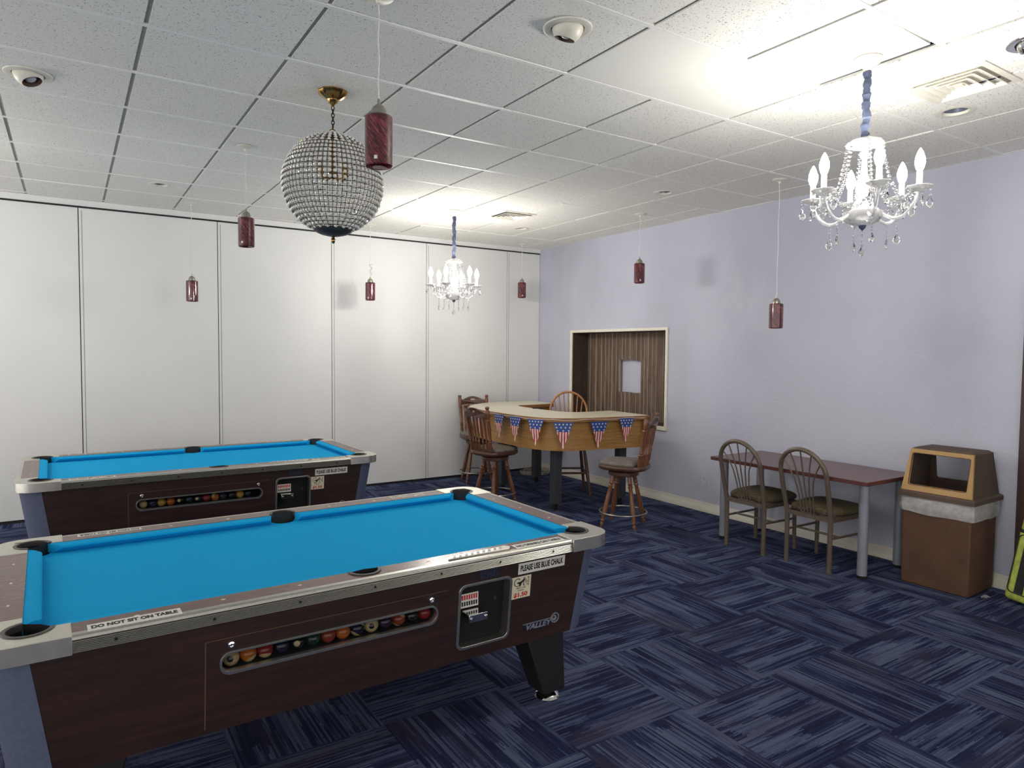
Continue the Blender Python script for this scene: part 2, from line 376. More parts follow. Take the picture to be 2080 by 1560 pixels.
def smooth_loop(pts, n=6):
    out = []; k = len(pts)
    for i in range(k):
        p0, p1, p2, p3 = (Vector(pts[(i+j-1) % k]) for j in range(4))
        for j in range(n):
            t = j/n
            out.append(tuple(0.5*((2*p1)+(-p0+p2)*t+(2*p0-5*p1+4*p2-p3)*t*t+(-p0+3*p1-3*p2+p3)*t**3)))
    return out
def offset_loop(pts, d):                       # inward for d>0 on a counter-clockwise loop
    k = len(pts); out = []
    for i in range(k):
        a, b, c = Vector(pts[i-1]), Vector(pts[i]), Vector(pts[(i+1) % k])
        t = (c-a).normalized(); out.append((b.x-t.y*d, b.y+t.x*d))
    return out

_font = {}
def text_faces(s, bold=0.0):
    key = (s, bold)
    if key not in _font:
        cu = bpy.data.curves.new('t', 'FONT'); cu.body = s; cu.size = 1.0; cu.offset = bold; cu.resolution_u = 3
        o = bpy.data.objects.new('t', cu); COL.objects.link(o)
        dg = bpy.context.evaluated_depsgraph_get(); me = bpy.data.meshes.new_from_object(o.evaluated_get(dg))
        vs = [(v.co.x, v.co.y) for v in me.vertices]; fs = [tuple(p.vertices) for p in me.polygons]
        COL.objects.unlink(o); bpy.data.objects.remove(o); bpy.data.curves.remove(cu); bpy.data.meshes.remove(me)
        _font[key] = (vs, fs)
    return _font[key]
def text_into(mb, s, u0, v0, u1, v1, w, fn, bold=0.02, mi=0, shear=0.0):
    vs, fs = text_faces(s, bold)
    x0, x1 = min(p[0] for p in vs), max(p[0] for p in vs); y0, y1 = min(p[1] for p in vs), max(p[1] for p in vs)
    q = []
    for x, y in vs:
        a, b = (x-x0)/(x1-x0), (y-y0)/(y1-y0)
        q.append(fn(u0+a*(u1-u0)+shear*(b-0.5)*(v1-v0), v0+b*(v1-v0), w))
    mb.add(q, fs, mi)

# ------------------------------------------------------------------ room shell
X0, Y0 = -9.0, -11.5           # far corners of the room behind and left of the camera
WALL_END = -5.79
o = MB().box((X0-0.2, Y0-0.2, -0.12), (0.6, 0.2, 0.0)).build('floor', M['carpet'], fix=False); struct(o)
# partition: six-foot-high folding panels seen as one wall
pb = MB(); edges = [0.0, -0.537, -1.737, -2.945, -4.172, -5.415, -6.64, -7.86, X0]
for a, b in zip(edges, edges[1:]):
    pb.box((b+0.004, 0.0, 0.028), (a-0.004, 0.05, 2.985), 0)
    pb.box((b+0.026, -0.0015, 0.04), (b+0.030, 0.001, 2.96), 1)
pb.box((X0, 0.02, 0.0), (0, 0.06, H), 2)
pb.box((X0, 0.004, 0.0), (0, 0.03, 0.026), 2)
struct(pb.build('wall_back', [M['vinyl'], M['seam'], M['dark']]))
hb = MB(); hb.box((X0, -0.028, 3.0), (-0.006, 0.04, H), 0); hb.box((X0, -0.006, 2.985), (-0.01, 0.03, 3.0), 1); hb.box((X0, -0.034, 3.012), (-0.006, -0.028, 3.02), 0)
struct(hb.build('trim_1', [M['vinyl'], M['dark']]))
# right wall with the recess hole
RY0, RY1, RZ0, RZ1, RD = -2.425, -0.765, 0.83, 1.893, 0.25
wb = MB(); wb.prism([[(WALL_END, 0), (0.1, 0), (0.1, H), (WALL_END, H)], [(RY0, RZ0), (RY1, RZ0), (RY1, RZ1), (RY0, RZ1)]], 0.0, 0.12, 0, fn=lambda u, v, w_: (w_, u, v))
wb.box((0, -6.85, 2.12), (0.12, WALL_END, H)); wb.box((0, Y0, 0), (0.12, -6.85, H))
struct(wb.build('wall_right', M['lavender']))
bb = MB()
for (y0, y1) in ((WALL_END, -0.004), (Y0, -6.85)):
    bb.loft([[(0, y, 0), (-0.016, y, 0), (-0.016, y, 0.03), (-0.013, y, 0.034), (-0.013, y, 0.06), (-0.010, y, 0.064), (-0.010, y, 0.085), (-0.006, y, 0.098), (0, y, 0.1)] for y in (y0, y1)])
struct(bb.build('baseboard_right', M['base']))
# dark doorway at the right edge
db = MB(); db.box((-0.03, WALL_END-0.09, 0), (0.13, WALL_END, 2.12)); db.box((-0.03, -6.85, 0), (0.13, -6.76, 2.12)); db.box((-0.03, -6.85, 2.04), (0.13, WALL_END, 2.125)); db.box((0.05, -6.77, 0.005), (0.095, WALL_END-0.085, 2.05))
struct(db.build('door_1', M['door_brown']))
# recess lining, slatted back, frame
rb = MB(); e = 0.02
h_ = 0.004; rb.box((-0.002, RY1-h_, RZ0-e), (RD+0.05, RY1+e, RZ1+e)); rb.box((-0.002, RY0-e, RZ0-e), (RD+0.05, RY0+h_, RZ1+e)); rb.box((-0.002, RY0, RZ1-h_), (RD+0.05, RY1, RZ1+e)); rb.box((-0.002, RY0, RZ0-e), (RD+0.05, RY1, RZ0+h_))
struct(rb.build('trim_2', M['jamb']))
fb = MB(); q = 0.045
fb.prism([[(RY0-q+0.012, RZ0-q), (RY1+q-0.002, RZ0-q), (RY1+q-0.002, RZ1+q-0.012), (RY0-q+0.012, RZ1+q-0.012)], [(RY0, RZ0), (RY1, RZ0), (RY1, RZ1), (RY0, RZ1)]], -0.018, 0.0, 0, fn=lambda u, v, w_: (w_, u, v))
struct(fb.build('trim_3', M['cream_paint'], bevel=0.003))
sl = MB(); y = RY1; HY0, HY1, HZ0, HZ1 = -1.785, -1.362, 1.155, 1.553; rnd = random.Random(3)
while y > RY0+0.01:
    wdt = min(0.062+rnd.uniform(-0.008, 0.008), y-RY0); a, b = y-wdt, y; dx = rnd.uniform(-0.010, 0.010)
    mid = (a+b)/2
    for (z0, z1) in (((RZ0, HZ0+rnd.uniform(-0.004, 0.004)), (HZ1+rnd.uniform(-0.006, 0.006), RZ1)) if HY0 < mid < HY1 else ((RZ0, RZ1),)):
        sl.box((RD+dx, a+0.007, z0), (RD+0.03, b-0.001, z1), 0)
        sl.box((RD+dx-0.004, a+0.001, z0), (RD+0.03, a+0.0065, z1), 1)
    y -= wdt
tag(sl.build('slat_panel', [M['slat'], M['slat_highlight']]), 'brown weathered wood slat panel set back in the white framed wall opening', 'wood panel')
struct(MB().box((RD+0.06, RY0-e, RZ0-e), (RD+0.08, RY1+e, RZ1+e)).build('wall_recess', M['lavender']))

# ------------------------------------------------------------------ ceiling: tiles with holes for the fittings, grid bars
EYES = [(-3.67, -5.395, 0.088), (-5.664, -3.446, 0.088), (-1.86, -6.46, 0.088)]
DOWN = [(-4.829, -1.166, 0.062), (-1.092, -3.437, 0.062), (-1.139, -1.228, 0.062), (-1.197, -5.837, 0.07)]
holes = [(x, y, r*0.98) for x, y, r in EYES]+[(x, y, r) for x, y, r in DOWN]
cb = MB(); g = 0.009
i0 = math.floor((X0-GX)/T)-1; j0 = math.floor((Y0-GY)/T)-1
def trect(i, j, wi=1):
    x0, x1 = max(GX+i*T, X0), min(GX+(i+wi)*T, 0.0); y0, y1 = max(GY+j*T, Y0), min(GY+(j+1)*T, -0.0)
    return x0, x1, y0, y1
for i in range(i0, 7):
    for j in range(j0, 11):
        if j == 0 and i == 1: continue
        wi = 2 if (i == 0 and j == 0) else 1
        x0, x1, y0, y1 = trect(i, j, wi)
        if x1-x0 < 0.03 or y1-y0 < 0.03: continue
        sag = 0.004*noise.noise((i*1.7, j*2.3, 0.5))
        rect = [(x0+0.010, y0+g), (x1-0.010, y0+g), (x1-0.010, y1-g), (x0+0.010, y1-g)]
        if i == 1 and j == -1: rect = [(x0+0.013, y0+g), (x1-0.055, y0+g+0.02), (x1-0.045, y1-g-0.02), (x0+0.013, y1-g)]
        loops = [rect]
        for hx, hy, hr in holes:
            if x0 < hx < x1 and y0 < hy < y1:
                rr = min(hr, hx-x0-0.018, x1-hx-0.018, hy-y0-0.014, y1-hy-0.014); loops.append(circ(hx, hy, rr, 24))
        cb.prism(loops, H+sag, H+sag+0.014, 1 if wi == 2 else 0)
cb.box((X0, Y0, H+0.3), (0.1, 0.1, H+0.32), 2)
struct(cb.build('ceiling', [M['tile'], M['smooth'], M['plenum']], fix=False))
gb = MB()
for j in range(j0, 11):
    y = GY+j*T
    if Y0 < y < 0: gb.box((X0, y-0.012, H-0.0015), (0, y+0.012, H+0.012), 0)
for i in range(i0, 7):
    x = GX+i*T
    if X0 < x < 0:
        for (ya, yb) in (((Y0, GY), (GY+T, 0)) if i == 1 else ((Y0, 0),)): gb.box((x-0.017, ya, H+0.007), (x+0.017, yb, H+0.013), 1); 
gb.box((-0.02, Y0, H-0.001), (0, 0, H+0.01), 0)
struct(gb.build('trim_4', [M['tbar'], M['tbar_shaded']], fix=False))

# ------------------------------------------------------------------ ceiling fittings
def eyeball(x, y, tilt, label, chrome=False):
    t = thing('eyeball_light', (x, y, H), label, 'ceiling light', 'swivelling ceiling lights')
    m1 = M['chrome'] if chrome else M['fixture']
    MB().lathe([(0.072, 0.004), (0.074, -0.006), (0.095, -0.010), (0.106, -0.006), (0.108, 0.0), (0.1, 0.001)], 36).build('trim_ring', m1, t)
    ball = bpy.data.objects.new('tmp', None)
    R = Matrix.Translation((0, 0, 0.006)) @ tilt.to_matrix().to_4x4()
    MB().lathe([(0.069*sin(a), -0.069*cos(a)*1.0) for a in [0.72+0.1*k for k in range(14)]], 32, 0, R).build('eyeball', m1, t)
    MB().lathe([(0.045, -0.052), (0.040, -0.040), (0.036, -0.01), (0.0, -0.005)], 28, 0, R).build('baffle', M['baffle'], t)
    if not chrome: MB().sphere((0, 0, -0.026), 0.029, 18, 12, 0, (1, 1, 0.8), R).build('bulb', M['lensgrey'], t)
    bpy.data.objects.remove(ball)
    return t
from mathutils import Euler
eyeball(*EYES[0][:2], Euler((0.30, 0.10, 0)), 'white swivelling ceiling light showing its round bulb, at top centre')
eyeball(*EYES[1][:2], Euler((-0.25, -0.35, 0)), 'white swivelling ceiling light far left, above the left pool table')
eyeball(*EYES[2][:2], Euler((0.2, -0.3, 0)), 'chrome swivelling ceiling light cut off by the right edge', True)
def downlight(x, y, r, label):
    t = thing('recessed_downlight', (x, y, H), label, 'ceiling light', 'flush recessed ceiling lights')
    MB().lathe([(r*0.93, 0.01), (r*0.98, -0.004), (r*1.3, -0.006), (r*1.5, -0.003), (r*1.52, 0.0)], 32).build('trim_ring', M['fixture'], t)
    MB().lathe([(r*0.96, 0.004), (r*0.85, 0.05), (r*0.6, 0.09), (0, 0.1)], 28).build('reflector', M['lens_blue'], t)
for (x, y, r), lb in zip(DOWN, ('flush round ceiling light above the left end of the white partition', 'flush round ceiling light above the wall opening, right of centre', 'small flush ceiling light beside the far vent', 'flush round ceiling light beside the big vent above the near chandelier')):
    downlight(x, y, r, lb)
def vent(cx, cy, s, label):
    t = thing('ceiling_vent', (cx, cy, H), label, 'vent', 'square ceiling air vents')
    fm = MB(); fm.prism([[(-s, -s), (s, -s), (s, s), (-s, s)], [(-s*0.84, -s*0.84), (s*0.84, -s*0.84), (s*0.84, s*0.84), (-s*0.84, s*0.84)]], -0.006, 0.002)
    fm.build('frame', M['fixture'], t)
    MB().box((-s*0.86, -s*0.86, -0.0012), (s*0.86, s*0.86, -0.0005)).build('backing', M['vent_dark'], t)
    for k in range(4):
        a = s*(0.80-0.2*k); b = a-s*0.115
        lv = MB()
        lv.loft([[(-c, -c, z), (c, -c, z), (c, c, z), (-c, c, z)] for c, z in ((a, -0.018), (a-0.004, -0.020), (b, -0.004), (b-0.001, -0.002))], caps=False)
        lv.build('louvre', M['fixture'], t)
    MB().box((-s*0.1, -s*0.1, -0.016), (s*0.1, s*0.1, -0.004)).build('louvre_centre', M['fixture'], t)
vent(-1.625, -6.045, 0.205, 'large square white ceiling vent right of the near chandelier')
vent(-1.64, -1.80, 0.19, 'smaller square white ceiling vent right of the far chandelier')

# pendant lamps
PENDS = [(-4.456, -5.19, 2.585, 'nearest red swirl pendant lamp, hanging in front of the crystal globe', 1),
         (-4.456, -2.753, 2.563, 'red swirl pendant lamp hanging left of the crystal globe', 1),
         (-4.496, -0.515, 2.305, 'low red swirl pendant lamp before the white partition, farthest left', 1),
         (-2.643, -0.431, 2.408, 'red swirl pendant lamp with knotted cord before the white partition', 1),
         (-0.482, -0.276, 2.552, 'red swirl pendant lamp in the back corner of the room', 1),
         (-0.601, -2.617, 2.556, 'red swirl pendant lamp above the wood slat wall opening', 1),
         (-0.660, -4.288, 2.055, 'lowest red swirl pendant lamp, before the lavender wall left of the near chandelier', 0)]
def pendant_proto():
    sh = MB(); r = 0.055
    sh.lathe([(0.022, 0.0), (r-0.006, 0.0), (r, -0.006), (r, -0.196), (r-0.004, -0.2), (r-0.006, -0.196), (r-0.006, -0.01), (0.02, -0.006)], 32)
    cp = MB(); cp.lathe([(0, 0.068), (0.006, 0.066), (0.007, 0.046), (0.013, 0.044), (0.024, 0.034), (0.031, 0.018), (0.032, 0.0), (0, -0.001)], 24)
    kn = MB(); kn.lathe([(0.0, 0.0), (0.058, 0.0), (0.060, -0.006), (0.04, -0.012), (0.012, -0.018), (0.008, -0.03), (0.0, -0.032)], 28)
    st = MB(); st.loft([[(( r+0.0008)*cos(a), (r+0.0008)*sin(a), z) for a in [-2.25+0.06*k for k in range(5)]]+[((r+0.0002)*cos(a), (r+0.0002)*sin(a), z) for a in [-2.25+0.06*k for k in range(4, -1, -1)]] for z in (-0.182, -0.168)])
    return sh, cp, kn, st
sh, cp, kn, st = pendant_proto(); first = None
for x, y, zt, lb, flag in PENDS:
    t = thing('pendant_lamp', (x, y, H), lb, 'pendant lamp', 'red glass pendant lamps'); dz = zt-H
    if first is None:
        first = (kn.build('canopy', M['fixture'], t), sh.build('lamp_shade', M['swirl'], t), cp.build('socket_cap', M['nickel'], t), st.build('sticker', M['label'], t))
        parts = list(first)
    else:
        parts = []
        for p in first:
            c = p.copy(); c.parent = t; COL.objects.link(c); parts.append(c)
    for p in parts[1:]: p.location = (0, 0, dz)
    if not flag: bpy.data.objects.remove(parts[3])
    else: parts[3].rotation_euler = (0, 0, random.uniform(-0.3, 0.5))
    pts = [(0.002*sin(k*1.3), 0.002*cos(k*1.7), -0.03+(dz+0.07+0.03)*k/10) for k in range(11)]
    MB().tube(pts, 0.0026, 6).build('cord', M['cord_white'], t)
    if 'knotted' in lb:
        lp = [(0.02*sin(6.28*a/8*2)*(1-0.4*a/16)+0.006, 0.008*cos(a*1.1), dz+0.08+0.16*abs(sin(pi*a/16))*(0.5+0.5*(a/16))) for a in range(17)]
        MB().tube(lp, 0.0026, 6).build('cord_knot', M['cable'], t)

# crystal globe
def globe():
    cx, cy = -4.28, -4.094; t = thing('crystal_globe_chandelier', (cx, cy, H), 'large round crystal globe chandelier hanging from a brass chain, unlit', 'chandelier')
    MB().lathe([(0.0, 0.0), (0.078, 0.0), (0.080, -0.006), (0.070, -0.022), (0.042, -0.040), (0.030, -0.044), (0.024, -0.06), (0.012, -0.068), (0.006, -0.078), (0, -0.08)], 40, wob=0.035, wn=10).build('canopy', M['brass'], t)
    R = 0.268; zc = 2.556-H; zt = zc+R
    ch = MB(); n = 6; z = -0.078; dzl = (zt+0.035+0.078)/n
    for k in range(n):
        zc_ = z+dzl*(k+0.5); a = (pi/2)*(k % 2)
        ch.tube([((0.008*cos(q))*cos(a), (0.008*cos(q))*sin(a), zc_+0.66*abs(dzl)*sin(q)) for q in [2*pi*i/14 for i in range(14)]], 0.0026, 6, True)
    ch.build('chain', M['bronze'], t)
    MB().tube([(0.018*cos(q), 0.004, zt+0.012+0.018*sin(q)) for q in [2*pi*i/18 for i in range(18)]], 0.003, 6, True).build('hanging_ring', M['brass'], t)
    NR, NM = 25, 66; lat0, lat1 = radians(-69), radians(80)
    cage = MB(); bead = MB(); rr = [lat0+(lat1-lat0)*k/(NR-1) for k in range(NR)]
    gem = [(0, 0.010), (0.0058, 0.0045), (0.0078, 0.0), (0.0058, -0.0045), (0, -0.008)]
    for k, la in enumerate(rr):
        ra, zz = R*cos(la), zc+R*sin(la)
        cage.tube([(ra*cos(q), ra*sin(q), zz) for q in [2*pi*i/60 for i in range(60)]], 0.0015, 4, True)
        if k < NR-1:
            lm = (la+rr[k+1])/2; rm = R*cos(lm); cnt = NM if abs(lm) < 0.75 else (NM//2 if abs(lm) < 1.15 else NM//4)
            for i in range(cnt):
                a = 2*pi*(i+0.5)/cnt; wd = min(1.35, 2*pi*rm/cnt/0.0185)
                d = Vector((cos(lm)*cos(a), cos(lm)*sin(a), sin(lm)))
                X = Matrix.Translation(Vector((0, 0, zc))+d*(R-0.001)) @ d.to_track_quat('Z', 'Y').to_matrix().to_4x4() @ Matrix.Diagonal((wd, 1.3, 0.9, 1))
                bead.lathe(gem, 6, 0, X)
    for i in range(NM):
        a = 2*pi*i/NM; hi = 0.78 if i % 2 else (1.18 if i % 4 else lat1)
        lo = -0.78 if i % 2 else (-1.16 if i % 4 else lat0)
        cage.tube([(R*cos(l)*cos(a), R*cos(l)*sin(a), zc+R*sin(l)) for l in [lo+(hi-lo)*k/20 for k in range(21)]], 0.0013, 4)
    cage.build('wire_cage', M['bronze'], t, fix=False); o = bead.build('crystal_beads', M['bead'], t, angle=15, fix=False); o['kind'] = 'stuff'
    MB().lathe([(0, zt+0.006), (0.045, zt+0.002), (0.05, zt-0.012), (0.03, zt-0.006), (0, zt-0.004)], 24).build('top_cap', M['brass'], t)
    zb = zc-R*sin(radians(69)); MB().lathe([(0.096, zb+0.01), (0.104, zb+0.004), (0.098, zb-0.008), (0.07, zb-0.022), (0.03, zb-0.032), (0.0, zb-0.034)], 40, wob=0.02, wn=20).build('bottom_cap', M['gunmetal'], t)
    MB().lathe([(0, zb-0.03), (0.010, zb-0.034), (0.006, zb-0.042), (0.012, zb-0.050), (0.013, zb-0.058), (0.006, zb-0.070), (0.0, zb-0.074)], 16).build('finial', M['brass'], t)
    inn = MB(); inn.lathe([(0.012, zt-0.01), (0.010, zc+0.09), (0.022, zc+0.07), (0.026, zc+0.05), (0.010, zc+0.03), (0, zc+0.025)], 16)
    bl = MB()
    for k in range(4):
        a = k*pi/2+0.4; P = [(cos(a)*r_, sin(a)*r_, zc+z_) for r_, z_ in ((0.01, 0.055), (0.04, 0.025), (0.075, 0.03), (0.09, 0.06))]
        inn.tube(P, 0.006, 6); inn.lathe([(0.008, 0.0), (0.022, 0.004), (0.02, 0.01), (0.011, 0.012), (0.011, 0.045), (0, 0.046)], 12, 0, Matrix.Translation((cos(a)*0.09, sin(a)*0.09, zc+0.055)))
        bl.lathe([(0, 0.0), (0.009, 0.002), (0.02, 0.03), (0.017, 0.05), (0.004, 0.075), (0, 0.08)], 12, 0, Matrix.Translation((cos(a)*0.09, sin(a)*0.09, zc+0.10)))
    c_ = inn.build('candle_cluster', M['brass'], t); bl.build('bulbs', M['bulb_off'], c_)
globe()

# candle chandeliers
def bead_string(mb, pts, r, gap=2.1):
    P = [Vector(p) for p in pts]; L = [0]
    for a, b in zip(P, P[1:]): L.append(L[-1]+(b-a).length)
    n = max(1, int(L[-1]/(gap*r)))
    for k in range(n+1):
        d = L[-1]*k/n; j = max(i for i in range(len(L)) if L[i] <= d+1e-9); j = min(j, len(P)-2)
        p = P[j].lerp(P[j+1], (d-L[j])/(L[j+1]-L[j])); mb.lathe([(0, r), (r*0.8, r*0.55), (r, 0), (r*0.8, -r*0.55), (0, -r)], 7, 0, Matrix.Translation(p))
def drop_into(mb, c, h, wdt, rz=0.0):
    X = Matrix.Translation(c) @ Matrix.Rotation(rz, 4, 'Z') @ Matrix.Diagonal((1, 0.42, 1, 1))
    mb.lathe([(0, 0), (wdt*0.35, -h*0.22), (wdt, -h*0.58), (wdt*0.75, -h*0.8), (0, -h)], 6, 0, X)
def chandelier(x, y, drop, label, rz):
    t = thing('candle_chandelier', (x, y, H), label, 'chandelier', 'lit six-candle crystal chandeliers', rz)
    z0 = -drop
    MB().lathe([(0, 0), (0.062, 0), (0.066, -0.008), (0.056, -0.022), (0.030, -0.036), (0.016, -0.05), (0.012, -0.06), (0, -0.062)], 30).build('canopy', M['fixture'], t)
    n = 34; P = []; Rr = []
    for k in range(n+1):
        z = -0.058+(z0+0.02+0.058)*k/n; P.append((0.004*sin(k*0.55), 0.004*cos(k*0.43), z)); Rr.append(0.0175+0.0028*sin(k*1.15)+0.0018*sin(k*2.7))
    MB().tube(P, Rr, 10).build('chain_cover', M['sleeve'], t)
    Z = Matrix.Translation((0, 0, z0))
    MB().lathe([(0, 0.012), (0.02, 0.01), (0.05, 0.004), (0.072, -0.006), (0.084, -0.022), (0.08, -0.026), (0.06, -0.014), (0.02, -0.008), (0, -0.006)], 40, 0, Z, 0.05, 10).build('crown', M['acrylic'], t)
    MB().lathe([(0, -0.006), (0.012, -0.01), (0.012, -0.05), (0.022, -0.06), (0.022, -0.075), (0.012, -0.09), (0.016, -0.16), (0.03, -0.2), (0.034, -0.24), (0.022, -0.27), (0.045, -0.3), (0.05, -0.335), (0.03, -0.35), (0, -0.352)], 24, 0, Z).build('column', M['acrylic'], t)
    MB().lathe([(0.02, -0.352), (0.07, -0.338), (0.092, -0.342), (0.088, -0.362), (0.07, -0.388), (0.04, -0.402), (0.0, -0.406)], 36, 0, Z, 0.03, 12).build('bowl', M['acrylic'], t)
    MB().lathe([(0, -0.40), (0.018, -0.404), (0.014, -0.416), (0.006, -0.424), (0, -0.43)], 16, 0, Z).build('finial', M['sleeve'], t)
    RA = 0.235
    arm = MB(); ap = [(0.035, -0.325), (0.06, -0.335), (0.095, -0.365), (0.13, -0.383), (0.17, -0.378), (0.205, -0.345), (0.225, -0.305), (RA, -0.275)]
    sp = []
    for k in range(len(ap)-1):
        p0, p1, p2, p3 = (Vector(ap[max(0, min(len(ap)-1, k+d))]) for d in (-1, 0, 1, 2))
        for j in range(4):
            u = j/4; sp.append(0.5*((2*p1)+(-p0+p2)*u+(2*p0-5*p1+4*p2-p3)*u*u+(-p0+3*p1-3*p2+p3)*u**3))
    sp.append(Vector(ap[-1])); arm.tube([(p.x, 0, p.y) for p in sp], 0.0075, 8, X=Z)
    pan = MB(); PX = Matrix.Translation((RA, 0, z0-0.262))
    pan.lathe([(0, -0.014), (0.02, -0.012), (0.044, -0.002), (0.055, 0.008), (0.052, 0.010), (0.03, 0.002), (0, 0.0)], 32, 0, PX, 0.06, 8)
    slv = MB(); slv.lathe([(0.013, 0.0), (0.0125, 0.075), (0.010, 0.078), (0, 0.078)], 14, 0, PX)
    blb = MB(); blb.lathe([(0, 0.074), (0.009, 0.076), (0.017, 0.092), (0.0225, 0.115), (0.021, 0.135), (0.013, 0.160), (0.004, 0.178), (0, 0.182)], 14, 0, PX)
    und = MB(); bead_string(und, [(0.15, 0, z0-0.39), (0.15, 0, z0-0.455)], 0.0065, 2.3); und2 = MB(); drop_into(und2, (0.15, 0, z0-0.458), 0.05, 0.019, 0.5)
    st1 = MB(); bead_string(st1, [(0.078, 0, z0-0.022), (0.09, 0, z0-0.10), (0.112, 0, z0-0.20), (0.15, 0, z0-0.285), (0.195, 0, z0-0.30), (RA-0.04, 0.0, z0-0.268)], 0.0095)
    sw = MB(); hs = pi/3
    bead_string(sw, [((RA-0.02)*cos(hs*u)*(1-0.25*sin(pi*u)), (RA-0.02)*sin(hs*u)*(1-0.25*sin(pi*u)), z0-0.272-0.07*sin(pi*u)) for u in [k/10 for k in range(11)]], 0.0085)
    protos = [(arm, 'arm', 'acrylic'), (pan, 'drip_pan', 'acrylic'), (slv, 'candle_sleeve', 'candle'), (blb, 'bulb', 'bulb'), (und, 'drop_beads', 'crystal'), (und2, 'crystal_drop', 'crystal'), (st1, 'bead_strand', 'crystal'), (sw, 'bead_swag', 'crystal')]
    for mb, nm, mt in protos:
        o = mb.build(nm, M[mt], t, angle=20 if mt == 'crystal' else 40)
        for k in range(1, 6):
            c = o.copy(); COL.objects.link(c); c.parent = t; c.rotation_euler = (0, 0, k*pi/3)
    pd = MB(); bead_string(pd, [(0, 0, 0), (0, 0, -0.026)], 0.0075); drop_into(pd, (0, 0, -0.031), 0.055, 0.018); pd0 = None
    for k in range(6):
        for j in range(4):
            a = k*pi/3; b = a+j*pi/2+0.5
            if pd0 is None: pd0 = pd.build('pan_drop', M['crystal'], t, angle=20); c = pd0
            else: c = pd0.copy(); COL.objects.link(c); c.parent = t
            c.location = (RA*cos(a)+0.046*cos(b), RA*sin(a)+0.046*sin(b), z0-0.266); c.rotation_euler = (0, 0, b)
    cdp = MB(); bead_string(cdp, [(0, 0, z0-0.435), (0, 0, z0-0.50)], 0.006, 2.6); cdp.build('drop_beads', M['crystal'], t, angle=20)
    cd2 = MB(); drop_into(cd2, (0, 0, z0-0.502), 0.052, 0.02); cd2.build('crystal_drop', M['crystal'], t, angle=20)
    return t
chandelier(-2.301, -5.948, 0.382, 'near lit crystal chandelier at upper right, bulbs blown out white', radians(-15))
chandelier(-2.235, -1.666, 0.491, 'far lit crystal chandelier hanging before the white partition', radians(-17))
chandelier(-7.25, -2.05, 0.491, 'lit crystal chandelier beyond the left edge of the view', radians(-25))

